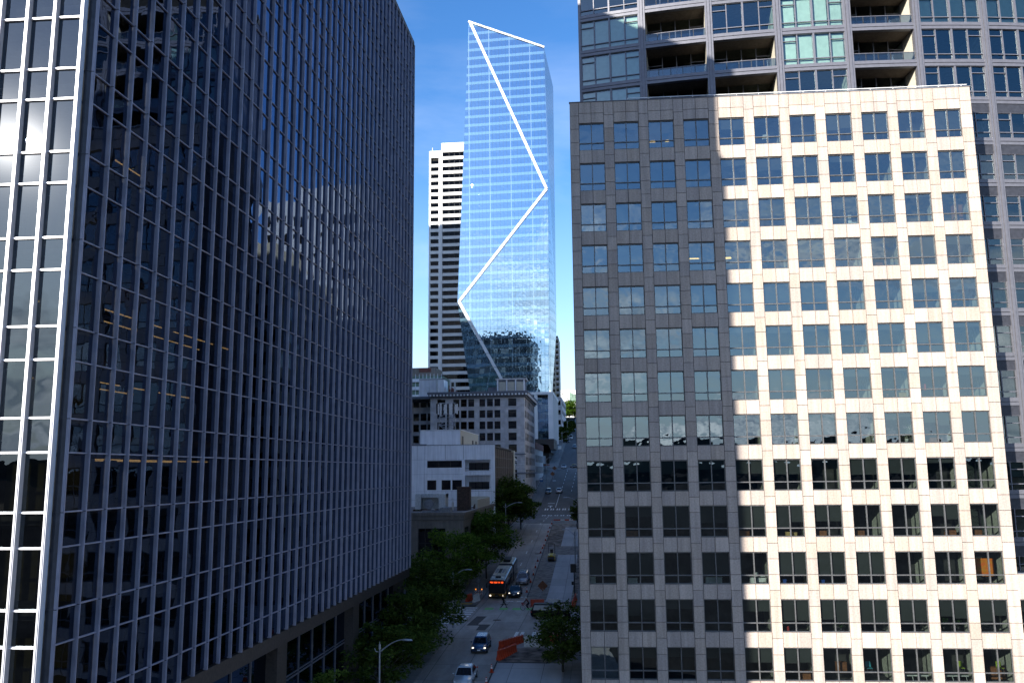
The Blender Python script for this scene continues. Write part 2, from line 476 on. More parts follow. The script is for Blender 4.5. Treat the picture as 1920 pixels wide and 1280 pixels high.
# ------------------------------------------------------------------ dark glass tower (near, west side of the street)
XT, YT, ZB = -21.8, 32.75, -10.48
t = thing('glass_office_tower', 'dark glass office tower with close vertical grey fins, its narrow front glaring in the sun', 'office tower', (XT, YT, -18.5))
o0 = (XT, YT, -18.5)
ZC, HF = 17.578, 3.7987
XG = XT - 0.17
YE = YT + 63.0
joints = [ZC + HF * k for k in range(-7, 10)]
levels = []                                    # (z0,z1) of every pane row
for j in joints:
    levels.append((j - 1.40, j))
    if j + HF - 1.4 < 52.5: levels.append((j, j + HF - 1.40))
MF = Matrix.Translation((-22.15, 32.40, 0)) @ Matrix.Rotation(0.028, 4, 'Z')      # the front face, local x runs to the left
FX = [-0.02 - 1.265 * i for i in range(0, 12)]
panes = []
for (z0, z1) in levels:
    for i in range(42):
        y0, y1 = YT + 1.5 * i + .06, YT + 1.5 * (i + 1) - .06
        a, b = rnd.gauss(0, .0022), rnd.gauss(0, .0022)
        v = [(XG + a * -.7, y0, z0 + .03), (XG + a * .7 + b, y1, z0 + .03), (XG + a * .7 - b, y1, z1 - .03), (XG - a * .7 - b, y0, z1 - .03)]
        c = Vector((XG, (y0 + y1) / 2, (z0 + z1) / 2))
        panes.append((shown_size(c, 1.4, z1 - z0, Vector((1, 0, 0))), v, 0))
    for i in range(len(FX) - 1):
        x0, x1 = FX[i] - .06, FX[i + 1] + .06
        a, b = rnd.gauss(0, .002), rnd.gauss(0, .002)
        v = [MF @ Vector(p) for p in ((x1, a, z0 + .03), (x0, -a, z0 + .03), (x0, -a + b, z1 - .03), (x1, a + b, z1 - .03))]
        c = sum(v, Vector()) / 4
        panes.append((shown_size(c, 1.2, z1 - z0, MF.to_3x3() @ Vector((0, -1, 0))), v, 1))
panes.sort(key=lambda p: -p[0])
for s, v, k in panes[:100]:
    mb = MB(o0); mb.quad(*v); mb.build('window_pane', M['front_glass'] if k else M['dark_glass'], t)
mb = MB(o0)
for s, v, k in panes[100:]: mb.quad(*v, mi=k)
wp = mb.build('window_panes', [M['dark_glass'], M['front_glass']], t); wp['kind'] = 'stuff'
for i in range(43):
    y = YT + 1.5 * i
    mb = MB(o0)
    w = .055
    mb.box(XG - .05, XT, y - w, y + w, ZB, 52.2)
    mb.box(XT, XT + .025, y - .03, y + .03, ZB, 52.2)
    for j in joints: mb.box(XG - .02, XT + .012, y - w - .006, y + w + .006, j - .035, j + .0, 1)
    mb.build('fin', [M['alu'], M['dark_alu']], t)
for (z0, z1) in levels:
    mb = MB(o0); mb.box(XG - .04, XG + .075, YT + .05, YE - .05, z1 - .035, z1 + .03); mb.box(XG + .075, XG + .09, YT + .05, YE - .05, z1 - .02, z1 + .01)
    mb.build('transom', M['alu'], t)
    mb = MB(o0, MF); mb.box(FX[-1], FX[0], -.10, .04, z1 - .045, z1 + .045); mb.box(FX[-1], FX[0], -.13, -.10, z1 - .02, z1 + .02)
    mb.build('front_transom', M['alu_white'], t)
for x in FX:
    mb = MB(o0, MF); mb.box(x - .065, x + .065, -.27, .05, ZB, 52.2); mb.box(x - .025, x + .025, -.30, -.27, ZB, 52.2)
    mb.build('front_fin', M['alu_white'], t)
mb = MB(o0); mb.prism([(-22.6, 32.52), (-22.02, 32.60), (-21.90, 32.70), (-21.98, 33.0), (-22.6, 33.0)], ZB, 52.2)
for j in joints: mb.prism([(-22.5, 32.50), (-22.01, 32.57), (-21.88, 32.68), (-21.92, 32.72), (-22.5, 32.72)], j - .03, j + .01)
mb.build('corner_column', M['dark_alu'], t)
mb = MB(o0)
for j in joints + [ZB + .02]:
    mb.box(-36, XG - .12, YT + .6, YE - .1, j - .55, j - .18)
mb.build('floor_slab', M['ceiling'], t)
mb = MB(o0); mb.box(-58, -30.0, YT + 8, YE - .2, -18.5, 52); mb.box(-30, -27.5, YT + 20, YT + 34, -10, 52)
mb.build('core_wall', M['black'], t)
mb = MB(o0); mb.box(-58, -36, 34.6, YT + 8, -18.5, 52); mb.build('rear_body', M['black'], t)
mb = MB(o0); mb.box(-58, -22.3, YE - .18, YE - .08, -18.5, 52); mb.build('rear_bounce_wall', M['alu'], t)  # unseen pale wall added to bounce light towards the white building
mb = MB(o0); mb.box(-27.0, -22.9, 36.2, 36.4, -9, 50); mb.build('partition', surf('olive_wall', (.20, .17, .07), .9), t)
mb = MB(o0)
for zz, ya, yb in ((joints[5] - 1.9, 35.2, 52), (joints[4] - 1.7, 35.2, 47), (joints[3] - 1.6, 35.2, 50), (joints[7] - 1.8, 36, 42)):
    for row in (0, 1):
        y = ya + row * .8
        while y < yb:
            if rnd.random() < .78: mb.box(-24.2 - 1.9 * row, -24.15 - 1.9 * row, y, y + 1.15, zz, zz + .05)
            y += 1.25
mb.build('ceiling_light', emit('warm_strip_light', (1.0, .62, .22), 1.3), t)
mb = MB(o0); mb.box(-58, XT - .1, YT + .3, YE - .05, ZB - .9, ZB - .02); mb.build('soffit_beam', M['brown_stone'], t)
mb = MB(o0); mb.box(-58, XT - .05, YT + .3, YE - .05, 52, 52.6); mb.build('roof', M['roof'], t)
mb = MB(o0); mb.box(-58, XT - .15, YT + .35, 58, 52.6, 64.7); mb.build('shadow_penthouse', M['dark_alu'], t)  # unseen upper block added so its shadow reaches the apartment tower
for y in (40.6, 58.4, 76.0, 93.4):
    mb = MB(o0); mb.box(-23.6, -22.2, y - .9, y + .9, -22.5, ZB - .9); mb.build('lobby_column', M['brown_stone'], t)
mb = MB(o0)
y = 34.2
while y < YE - .5:
    mb.quad((-23.0, y, -22.3), (-23.0, y + 2.9, -22.3), (-23.0, y + 2.9, ZB - .9), (-23.0, y, ZB - .9)); y += 2.95
mb.build('lobby_glass', M['dark_glass'], t)
y = 34.2
while y < YE:
    mb = MB(o0); mb.box(-23.04, -22.9, y - .06, y + .06, -22.3, ZB - .9); mb.build('lobby_mullion', M['tower_metal'], t); y += 2.95
mb = MB(o0); mb.box(-23.04, -22.93, 34, YE - .3, -14.6, -14.5); mb.box(-23.04, -22.93, 34, YE - .3, -14.35, -14.28); mb.build('lobby_rail', M['tower_metal'], t)

# ------------------------------------------------------------------ cream stone office block (centre right)
YAWR = 0.0329
XR0, YR0 = -1.5791, 82.152
t = thing('stone_office_block', 'cream stone office block with a regular grid of square windows, left part in shadow', 'office building', (XR0, YR0, -18.5), YAWR)
MR = Matrix.Translation((XR0, YR0, -18.5)) @ Matrix.Rotation(YAWR, 4, 'Z')
BW, WW, HR, WH = 3.5135, 2.54, 4.2659, 2.907
ZT0 = 35.1129 + 18.5
NC, NR = 11, 13
def wtop(r): return ZT0 - HR * r
def ncol(r): return NC if r < 11 else NC + 2
ZPAR = ZT0 + 2.25
XL0, XR1 = -0.90, 10 * BW + WW + 1.07
XR2 = 12 * BW + WW + 1.0
mb = MB()
gp = .023
def panel(x0, x1, z0, z1):
    mb.box(x0 + gp, x1 - gp, 0 + rnd.uniform(-.004, .004), .16, z0 + gp, z1 - gp)
# piers, jointed three times a floor
for c in range(NC + 3):
    x0 = XL0 if c == 0 else (c - 1) * BW + WW
    x1 = 0.0 if c == 0 else (c * BW)
    if c == NC: x1 = None
    zt = ZPAR if c <= NC else wtop(11) + 2.25
    def spans(xa, xb, ztop):
        zz = [ztop]
        k = 0
        while True:
            z = wtop(0) + .8 - HR / 3 * k
            k += 1
            if z > ztop - .5: continue
            if z < -2.0: break
            zz.append(z)
        for a, b in zip(zz[:-1], zz[1:]): panel(xa, xb, b, a)
    if c == NC:
        spans(x0, XR1, ZPAR if True else zt)
        zz = wtop(11) + 2.25
        spans(XR1, 11 * BW, zz)
    elif c == NC + 2:
        spans(x0, XR2, zt)
    elif c < NC:
        spans(x0, x1, zt)
    else:
        spans(x0, x1, zt)
for c in range(NC + 2):
    x0, x1 = c * BW, c * BW + WW
    xm = (x0 + x1) / 2
    panel(x0, xm, -2.4, wtop(NR - 1) - WH); panel(xm, x1, -2.4, wtop(NR - 1) - WH)
    for r in range(NR):
        if c >= NC and r < 11: continue
        top = wtop(r)
        up = (ZPAR if r == 0 else (wtop(11) + 2.25 if (c >= NC and r == 11) else wtop(r - 1) - WH))
        if r == 0:
            panel(x0, xm, top + 1.05, up); panel(xm, x1, top + 1.05, up); panel(x0, xm, top, top + 1.05); panel(xm, x1, top, top + 1.05)
        else:
            panel(x0, xm, top, up); panel(xm, x1, top, up)
mb.build('stone_cladding', M['stone'], t)
mb = MB()                                       # structure behind the cladding, same openings
for c in range(NC + 3):
    x0 = XL0 + .02 if c == 0 else (c - 1) * BW + WW
    x1 = 0.0 if c == 0 else c * BW
    zt = ZPAR - .05 if c < NC else wtop(11) + 2.2
    if c == NC:
        mb.box(x0, XR1 - .02, .15, .5, -2.5, ZPAR - .05); mb.box(XR1 - .02, 11 * BW, .15, .5, -2.5, zt)
    else:
        mb.box(x0, XR2 - .02 if c == NC + 2 else x1, .15, .5, -2.5, zt)
for c in range(NC + 2):
    mb.box(c * BW, c * BW + WW, .15, .5, -2.5, wtop(NR - 1) - WH)
    for r in range(NR):
        if c >= NC and r < 11: continue
        up = (ZPAR - .05 if r == 0 else (wtop(11) + 2.2 if (c >= NC and r == 11) else wtop(r - 1) - WH))
        mb.box(c * BW, c * BW + WW, .15, .5, wtop(r), up)
mb.build('backing_wall', M['joint'], t)
D_ST = 12.0
mb = MB()
zz = -2.4
while zz < ZPAR - .2:                          # stone side walls
    z1 = min(zz + HR / 3, ZPAR)
    for k in range(8):
        mb.box(XL0, XL0 + .4, .18 + k * 1.475, .16 + (k + 1) * 1.475, zz + .01, z1 - .01)
        mb.box(XR1 - .4, XR1, .18 + k * 1.475, .16 + (k + 1) * 1.475, zz + .01, z1 - .01)
    zz = z1
mb.build('side_wall', M['stone'], t)
mb = MB(); mb.box(XL0 + .05, XR1 - .05, 6.2, D_ST, -2.5, ZPAR - .4); mb.box(XR1, XR2 - .05, 6.2, 9, -2.5, wtop(11) + 2.0); mb.build('core', M['joint'], t)
mb = MB(); mb.box(XL0 + .3, XR1 - .3, .3, D_ST, ZPAR - .9, ZPAR - .5); mb.box(XR1 - .2, XR2 - .1, .3, 9, wtop(11) + 1.9, wtop(11) + 2.1); mb.build('roof', M['roof'], t)
mb = MB(); mb.box(XL0 - .06, XR1 + .06, -.06, .3, ZPAR, ZPAR + .07); mb.build('coping', M['terra_dk'], t)
mb = MB(); mb.box(XR1 + .06, XR2 + .05, -.06, .3, wtop(11) + 2.252, wtop(11) + 2.32); mb.build('coping', M['terra_dk'], t)
mb = MB()
mb.tube([(5.0, .12, ZPAR + .28), (XR1 - .2, .12, ZPAR + .28)], .045, 6)
x = 5.0
while x < XR1: mb.tube([(x, .12, ZPAR + .05), (x, .12, ZPAR + .28)], .03, 5); x += 2.2
mb.build('roof_rail', M['white'], t)
# window unit, origin at the top left corner of its opening
RV = 0.24                                       # glass sits this far back
def frame_shape(mb, ox=0, oz=0, mi=0):
    a, y0, y1 = .055, .15, .30
    mb.box(ox, ox + a, y0, y1, oz - WH, oz, mi); mb.box(ox + WW - a, ox + WW, y0, y1, oz - WH, oz, mi)
    mb.box(ox + a, ox + WW - a, y0, y1, oz - a - .03, oz, mi); mb.box(ox + a, ox + WW - a, y0 - .05, y1, oz - WH, oz - WH + .07, mi)
    mb.box(ox + WW / 2 - .045, ox + WW / 2 + .045, y0 - .03, y1, oz - WH + .07, oz - a - .03, mi)
    zt = oz - WH * .73
    mb.box(ox + a, ox + WW / 2 - .045, y0, y1, zt - .05, zt + .05, mi); mb.box(ox + WW / 2 + .045, ox + WW - a, y0, y1, zt - .05, zt + .05, mi)
def pane_shape(mb, ox=0, oz=0, mi=0, seed=0):
    rr = random.Random(seed); a = .055; zt = oz - WH * .73
    for x0, x1 in ((a, WW / 2 - .045), (WW / 2 + .045, WW - a)):
        for z0, z1 in ((oz - WH + .07, zt - .05), (zt + .05, oz - a - .03)):
            e = rr.uniform(-.006, .006); f = rr.uniform(-.006, .006)
            mb.quad((ox + x0, RV + e, z0), (ox + x1, RV - e, z0), (ox + x1, RV - e + f, z1), (ox + x0, RV + e + f, z1), mi)
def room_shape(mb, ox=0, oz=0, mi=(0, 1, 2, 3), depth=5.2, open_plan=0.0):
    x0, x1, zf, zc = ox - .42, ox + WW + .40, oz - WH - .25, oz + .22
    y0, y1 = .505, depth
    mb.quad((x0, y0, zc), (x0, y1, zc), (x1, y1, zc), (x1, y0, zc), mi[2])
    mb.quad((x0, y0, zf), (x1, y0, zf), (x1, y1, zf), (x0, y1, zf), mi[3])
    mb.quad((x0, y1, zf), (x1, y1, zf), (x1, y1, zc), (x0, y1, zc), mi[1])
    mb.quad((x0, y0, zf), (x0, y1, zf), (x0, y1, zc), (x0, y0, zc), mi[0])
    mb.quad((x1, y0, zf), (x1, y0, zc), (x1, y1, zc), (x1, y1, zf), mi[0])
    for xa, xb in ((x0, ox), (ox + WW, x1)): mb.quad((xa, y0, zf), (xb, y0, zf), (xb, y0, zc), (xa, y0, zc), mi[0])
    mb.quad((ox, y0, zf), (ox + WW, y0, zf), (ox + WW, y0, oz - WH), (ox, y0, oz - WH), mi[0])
def blind_shape(mb, f1, f2, ox=0, oz=0, mi=0):
    for (x0, x1, f) in ((.07, WW / 2 - .06, f1), (WW / 2 + .06, WW - .07, f2)):
        if f <= 0.02: continue
        h = WH * .70 * f if f <= 1 else WH * .96
        mb.box(ox + x0, ox + x1, .335, .345, oz - .06 - h, oz - .05, mi)
        mb.box(ox + x0, ox + x1, .325, .355, oz - .10 - h, oz - .06 - h, mi)
BL = [[.35, .3, .55, .75, .5, .0, .0, .75, .9, .0, .95], [.9, .9, .35, .9, .3, .6, .95, .3, .0, .2, .95], [.5, .95, .6, .95, .7, .8, .95, .6, .95, .15, .0],
      [.0, .3, .0, .0, .2, .0, .6, .1, .0, .95, .4], [.95, .95, .95, .95, .95, .9, .95, .0, .0, .6, .5], [.2, .6, .3, .95, .25, .3, .25, .25, .25, .9, .2],
      [.3, .3, .2, .2, .0, .95, .0, .35, .1, .4, .35], [.5, .7, .9, .9, .0, .0, .95, .25, .3, .45, .95], [.5, .55, .6, .4, .6, .65, .0, .7, .65, .2, .0],
      [1, .45, 1, .75, 1, 1, .7, .0, .0, .5, .0, 1, 1], [1, 1, .0, 1, .0, 1, 1, 1, .0, .0, .0, .3, 1], [.5, .7, .4, .0, .5, .9, .85, .95, .92, .7, .9, .5, 1],
      [.4, .45, .4, .45, .62, .65, .0, .0, .0, .0, .0, .3, .3], [.6, .6, .3, .9, .4, .0, .8, .5, .2, .0, .4, .4, .4]]
wlist = []
for r in range(NR):
    for c in range(ncol(r)):
        ctr = MR @ Vector((c * BW + WW / 2, .1, wtop(r) - WH / 2))
        wlist.append((shown_size(ctr, WW, WH, Vector((0, -1, 0))), r, c))
wlist.sort(key=lambda q: -q[0])
fm = MB(); frame_shape(fm); fme = fm.mesh('window', M['frame'])
prs = []
for k in range(5):
    pm = MB(); pane_shape(pm, seed=k); prs.append(pm.mesh('pane', M['win_glass']))
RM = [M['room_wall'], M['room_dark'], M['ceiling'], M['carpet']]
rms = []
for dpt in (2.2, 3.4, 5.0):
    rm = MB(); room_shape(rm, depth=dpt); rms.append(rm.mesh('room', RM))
rest = MB()
for n, (s, r, c) in enumerate(wlist):
    ox, oz = c * BW, wtop(r)
    f = BL[r][c]
    f1, f2 = f, max(0, f + (0 if rnd.random() < .7 else rnd.uniform(-.3, .2)))
    if f == 0: f1 = f2 = 0
    if n < 100:
        w = obj('window', fme, t); w.location = (ox, 0, oz)
        obj('pane', prs[n % 5], w)
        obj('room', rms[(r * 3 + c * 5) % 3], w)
        if max(f1, f2) > .02:
            bm_ = MB(); blind_shape(bm_, f1, f2); bm_.build('blind', M['blind'], w)
    else:
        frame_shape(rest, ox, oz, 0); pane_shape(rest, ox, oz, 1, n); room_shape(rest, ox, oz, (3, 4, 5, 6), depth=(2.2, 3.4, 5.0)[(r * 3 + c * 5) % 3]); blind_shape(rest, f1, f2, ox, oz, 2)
rw = rest.build('windows', [M['frame'], M['win_glass'], M['blind']] + RM, t); rw['kind'] = 'stuff'

# ------------------------------------------------------------------ residential tower with loggias (bowed facade behind the stone block)
CX, CY, RR = 22.5, 86.0 + 125.0, 125.0
KA = 62.0 / RR                                    # small widths below are given in degrees of a 62 m radius
def ar(a, d):                                    # angle in degrees, depth behind the facade
    q = R(a); return (CX + (RR - d) * math.sin(q), CY - (RR - d) * math.cos(q))
t = thing('residential_tower', 'bowed grey metal and glass apartment tower with recessed balconies behind the stone block', 'apartment tower', (CX, 88, -18.5))
o1 = (CX, 88, -18.5)
def abox(mb, a0, a1, d0, d1, z0, z1, mi=0, n=None):
    n = n or max(1, int(abs(a1 - a0) / .8 + .5))
    for i in range(n):
        p, q = a0 + (a1 - a0) * i / n, a0 + (a1 - a0) * (i + 1) / n
        A, B, C_, D_ = ar(p, d0), ar(q, d0), ar(q, d1), ar(p, d1)
        mb.prism([A, B, C_, D_], z0, z1, mi)
def aquad(mb, a0, a1, d, z0, z1, mi=0, n=None):
    n = n or max(1, int(abs(a1 - a0) / 1.7 + .5))
    for i in range(n):
        p, q = a0 + (a1 - a0) * i / n, a0 + (a1 - a0) * (i + 1) / n
        A, B = ar(p, d), ar(q, d)
        mb.quad((A[0], A[1], z0), (B[0], B[1], z0), (B[0], B[1], z1), (A[0], A[1], z1), mi)
CA = [-7.85 + 3.268 * i for i in range(7)]        # column lines
CA0 = -10.95
HWC = .17                                         # half width of a column in degrees
FZ = [49.9, 45.75, 41.6, 37.45] + [33.0 - 4.45 * k for k in range(12)]
FT = [54.05] + FZ[:-1]
for a in CA:
    mb = MB(o1)
    for u0, u1, d in ((-HWC, -HWC * .45, -.14), (-HWC * .36, HWC * .36, -.24), (HWC * .45, HWC, -.14)): abox(mb, a + u0, a + u1, d, .5, -18.5, 62, 0, 1)
    abox(mb, a - HWC * .45, a + HWC * .45, -.08, .5, -18.5, 62, 1, 1)
    mb.build('column', [M['tower_metal'], M['dark_alu']], t)
mb = MB(o1); abox(mb, CA0 - .12, CA0, -.05, .5, 37, 62, 0, 1); mb.build('corner_mullion', M['tower_metal'], t)
bays = [(CA0, CA[0] - HWC)] + [(CA[i] + HWC, CA[i + 1] - HWC) for i in range(6)] + [(CA[6] + HWC, CA[6] + 3.1)]
log = {(1, 0), (1, 1), (1, 2), (1, 3), (2, 2), (2, 3), (4, 0), (4, 1), (4, 2), (4, 3)}     # (bay, floor) that are loggias
pale = {(0, 2), (0, 3), (3, 1), (3, 2), (5, 1), (6, 1), (3, 0), (5, 0), (6, 0), (0, 1), (7, 1)}
def slab(a0, a1, z):
    mb = MB(o1)
    abox(mb, a0, a1, -.08, .45, z - .34, z - .02); abox(mb, a0, a1, .0, .45, z - .02, z + .05, 1); abox(mb, a0, a1, -.08, .45, z + .05, z + .40)
    abox(mb, a0, a1, .46, 5.0, z - .25, z + .12, 2)
    mb.build('slab_band', [M['tower_metal'], M['dark_alu'], M['soffit']], t)
def res_window(a0, a1, z0, z1, bl, ex=0):
    w = MB(o1); k = .11
    am = (a0 + a1) / 2; q = (a1 - a0)
    xs = [a0, a0 + q * .235, am, a1 - q * .235, a1]
    zt = z0 + .62
    for i, a in enumerate(xs):
        wd = (.085 if i == 2 else .045) * KA
        abox(w, a - wd, a + wd, -.04 if i == 2 else .02, .2, z0, z1, 0, 1)
    abox(w, a0, a1, .03, .2, z0, z0 + .06); abox(w, a0, a1, .03, .2, z1 - .06, z1); abox(w, a0, a1, .02, .2, zt - .045, zt + .045)
    zh = z1 - .75
    abox(w, xs[0], xs[1], .02, .2, zh - .04, zh + .04); abox(w, xs[3], xs[4], .02, .2, zh - .04, zh + .04)
    f = w.build('window', M['tower_metal'], t)
    g = MB(o1)
    for i in range(4):
        for za, zb in ((z0 + .06, zt - .045), (zt + .045, z1 - .06)): aquad(g, xs[i] + .06 * KA, xs[i + 1] - .06 * KA, .14, za, zb, 0, 1)
    g.build('pane', M['res_glass'], f)
    b = MB(o1)
    if bl == 1:
        for i in range(4): abox(b, xs[i] + .09 * KA, xs[i + 1] - .09 * KA, .34, .36, z0 + .1, z1 - .08, 0, 1)
        b.build('curtain', M['blind_pale'], f)
    elif bl == 2:
        for i in range(4): abox(b, xs[i] + .09 * KA, xs[i + 1] - .09 * KA, .34, .36, z1 - rnd.uniform(.5, 1.6), z1 - .08, 0, 1)
        b.build('roller_blind', M['blind'], f)
    r = MB(o1); aquad(r, a0, a1, 4.2, z0 - .3, z1 + .3, 0)
    for a in (a0, a1):
        A, B = ar(a, .45), ar(a, 4.2); r.quad((A[0], A[1], z0 - .3), (B[0], B[1], z0 - .3), (B[0], B[1], z1 + .3), (A[0], A[1], z1 + .3), 1)
    r.build('room', [M['room_dark'], M['room_wall']], f)
def loggia(a0, a1, z0, z1):
    D = 2.7
    w = MB(o1)
    q = a1 - a0
    for i in range(5):
        a = a0 + q * i / 4; abox(w, a - .05 * KA, a + .05 * KA, D - .05, D + .1, z0, z1, 0, 1)
    abox(w, a0, a1, D - .05, D + .1, z0 + .0, z0 + .1); abox(w, a0, a1, D - .05, D + .1, z0 + 1.15, z0 + 1.22)
    abox(w, a0, a0 + q / 4, D - .05, D + .1, z1 - 1.0, z1 - .93); abox(w, a1 - q / 4, a1, D - .05, D + .1, z1 - 1.0, z1 - .93)
    l = w.build('balcony_door', M['tower_metal'], t)
    g = MB(o1)
    for i in range(4): aquad(g, a0 + q * i / 4 + .05 * KA, a0 + q * (i + 1) / 4 - .05 * KA, D + .03, z0 + .1, z1)
    g.build('pane', M['res_glass'], l)
    r = MB(o1); aquad(r, a0, a1, 4.8, z0, z1, 0); r.build('room', M['black'], l)
    for a, b in ((a0 - .1 * KA, a0), (a1, a1 + .1 * KA)):
        s = MB(o1); abox(s, a, b, .3, 4.8, z0 - .2, z1 + .1, 0, 1); s.build('balcony_side_wall', M['cream'], t)
    rl = MB(o1); abox(rl, a0, a1, .02, .08, z0 + 1.12, z0 + 1.18)
    for i in range(1, 5): abox(rl, a0 + q * i / 5 - .03 * KA, a0 + q * i / 5 + .03 * KA, .02, .08, z0 + .25, z0 + 1.12, 1, 1)
    rr_ = rl.build('railing', [M['tower_metal'], M['dark_metal']], t)
    g = MB(o1)
    for i in range(5): aquad(g, a0 + q * i / 5 + .03 * KA, a0 + q * (i + 1) / 5 - .03 * KA, .055, z0 + .26, z0 + 1.12)
    g.build('railing_glass', M['rail_glass'], rr_)
for bi, (a0, a1) in enumerate(bays):
    for fi, z in enumerate(FZ):
        low = fi >= 4
        if low and bi < 5: continue
        if (not low) and fi == 3 and bi < 5 and False: continue
        zt_ = FT[fi]
        slab(a0, a1, z)
        z0, z1 = z + .40, zt_ - .34
        if (bi, fi) in log: loggia(a0, a1, z + .12, zt_ - .25)
        elif low:
            s = MB(o1); abox(s, a0, a1, .0, .3, z1 - .95, z1); s.build('spandrel_panel', M['dark_alu'], t)
            res_window(a0, a1, z0, z1 - .95, 2 if rnd.random() < .35 else 0)
        else: res_window(a0, a1, z0, z1, 1 if (bi, fi) in pale else 0)
for bi, (a0, a1) in enumerate(bays): slab(a0, a1, FT[0])
mb = MB(o1); abox(mb, CA0 + .15, CA[6] + 3, 5.0, 20, -18.5, 62); mb.build('core', M['black'], t)
mb = MB(o1)
A, B = ar(CA0 - .05, .1), ar(CA0 - .05, 20)
mb.prism([A, ar(CA0 + .03, .1), ar(CA0 + .03, 20), B], 37, 62); mb.build('end_wall', M['tower_metal'], t)
mb = MB(o1); abox(mb, CA0 - .1, CA[6] + 3, .3, 20, 61.8, 62.3); mb.build('roof', M['roof'], t)

# ------------------------------------------------------------------ faceted glass skyscraper
def sky_glass(name, pitch, z0, x0):
    m, nt, out = new_mat(name)
    tc = N(nt, 'ShaderNodeTexCoord')
    sp = N(nt, 'ShaderNodeSeparateXYZ'); nt.links.new(tc.outputs['Object'], sp.inputs['Vector'])
    def mod(sock, off, per):
        a = N(nt, 'ShaderNodeMath', operation='SUBTRACT'); nt.links.new(sock, a.inputs[0]); a.inputs[1].default_value = off
        b = N(nt, 'ShaderNodeMath', operation='FLOORED_MODULO'); nt.links.new(a.outputs[0], b.inputs[0]); b.inputs[1].default_value = per
        return b.outputs[0]
    def less(sock, v):
        a = N(nt, 'ShaderNodeMath', operation='LESS_THAN'); nt.links.new(sock, a.inputs[0]); a.inputs[1].default_value = v; return a.outputs[0]
    zf = mod(sp.outputs['Z'], z0, pitch)
    span = less(zf, 1.4)
    zl1 = less(zf, .12)
    xa = N(nt, 'ShaderNodeMath', operation='ADD'); nt.links.new(sp.outputs['X'], xa.inputs[0]); nt.links.new(sp.outputs['Y'], xa.inputs[1])
    ml = less(mod(xa.outputs[0], x0, 1.5), .10)
    colm = less(mod(xa.outputs[0], x0 + 3.0, 8.9), .38)
    ln = N(nt, 'ShaderNodeMath', operation='MAXIMUM'); nt.links.new(zl1, ln.inputs[0]); nt.links.new(ml, ln.inputs[1])
    # vision glass: part mirror, part dim interior with blinds
    def cell(sock, per):
        a = N(nt, 'ShaderNodeMath', operation='DIVIDE'); nt.links.new(sock, a.inputs[0]); a.inputs[1].default_value = per
        b = N(nt, 'ShaderNodeMath', operation='FLOOR'); nt.links.new(a.outputs[0], b.inputs[0]); return b.outputs[0]
    cb = N(nt, 'ShaderNodeCombineXYZ'); nt.links.new(cell(xa.outputs[0], 1.5), cb.inputs['X']); nt.links.new(cell(sp.outputs['Z'], pitch), cb.inputs['Y'])
    wn = N(nt, 'ShaderNodeTexWhiteNoise', noise_dimensions='2D'); nt.links.new(cb.outputs['Vector'], wn.inputs['Vector'])
    rp = ramp(nt, [(0.0, (.012, .018, .022, 1)), (.55, (.03, .045, .05, 1)), (.82, (.06, .09, .09, 1)), (.86, (.32, .40, .38, 1)), (1.0, (.40, .48, .46, 1))])
    lowf = N(nt, 'ShaderNodeMath', operation='LESS_THAN'); nt.links.new(sp.outputs['Z'], lowf.inputs[0]); lowf.inputs[1].default_value = 58
    lo2 = N(nt, 'ShaderNodeMath', operation='MULTIPLY'); nt.links.new(lowf.outputs[0], lo2.inputs[0]); nt.links.new(wn.outputs['Value'], lo2.inputs[1])
    nt.links.new(lo2.outputs[0], rp.inputs['Fac'])
    mc = N(nt, 'ShaderNodeMix', data_type='RGBA'); nt.links.new(span, mc.inputs[0]); nt.links.new(rp.outputs['Color'], mc.inputs[6]); mc.inputs[7].default_value = (.12, .22, .29, 1)
    mc2 = N(nt, 'ShaderNodeMix', data_type='RGBA'); nt.links.new(colm, mc2.inputs[0]); nt.links.new(mc.outputs[2], mc2.inputs[6]); mc2.inputs[7].default_value = (.22, .32, .38, 1)
    df = N(nt, 'ShaderNodeBsdfDiffuse'); nt.links.new(mc2.outputs[2], df.inputs['Color'])
    gl = N(nt, 'ShaderNodeBsdfGlossy'); gl.inputs['Roughness'].default_value = 0.02; gl.inputs['Color'].default_value = (.58, .78, .97, 1)
    nz = N(nt, 'ShaderNodeTexNoise'); nz.inputs['Scale'].default_value = .5; nz.inputs['Detail'].default_value = 1
    off = N(nt, 'ShaderNodeVectorMath', operation='MULTIPLY_ADD'); off.inputs[1].default_value = (7, 7, 7)
    nt.links.new(wn.outputs['Color'], off.inputs[0]); nt.links.new(tc.outputs['Object'], off.inputs[2]); nt.links.new(off.outputs['Vector'], nz.inputs['Vector'])
    bp = N(nt, 'ShaderNodeBump'); bp.inputs['Strength'].default_value = .20; bp.inputs['Distance'].default_value = .12
    nt.links.new(nz.outputs['Fac'], bp.inputs['Height']); nt.links.new(bp.outputs['Normal'], gl.inputs['Normal'])
    fa = N(nt, 'ShaderNodeMix', data_type='FLOAT'); nt.links.new(span, fa.inputs[0]); fa.inputs[2].default_value = .60; fa.inputs[3].default_value = .50
    fr = N(nt, 'ShaderNodeFresnel'); fr.inputs['IOR'].default_value = 1.5
    fm_ = N(nt, 'ShaderNodeMath', operation='MAXIMUM'); nt.links.new(fa.outputs[0], fm_.inputs[0]); nt.links.new(fr.outputs[0], fm_.inputs[1])
    f2 = N(nt, 'ShaderNodeMapRange'); f2.inputs['From Min'].default_value = .06; f2.inputs['From Max'].default_value = .5; nt.links.new(fr.outputs[0], f2.inputs['Value'])
    gc = N(nt, 'ShaderNodeMix', data_type='RGBA'); nt.links.new(f2.outputs['Result'], gc.inputs[0]); gc.inputs[6].default_value = (.52, .74, .95, 1); gc.inputs[7].default_value = (.95, .98, 1, 1)
    nt.links.new(gc.outputs[2], gl.inputs['Color'])
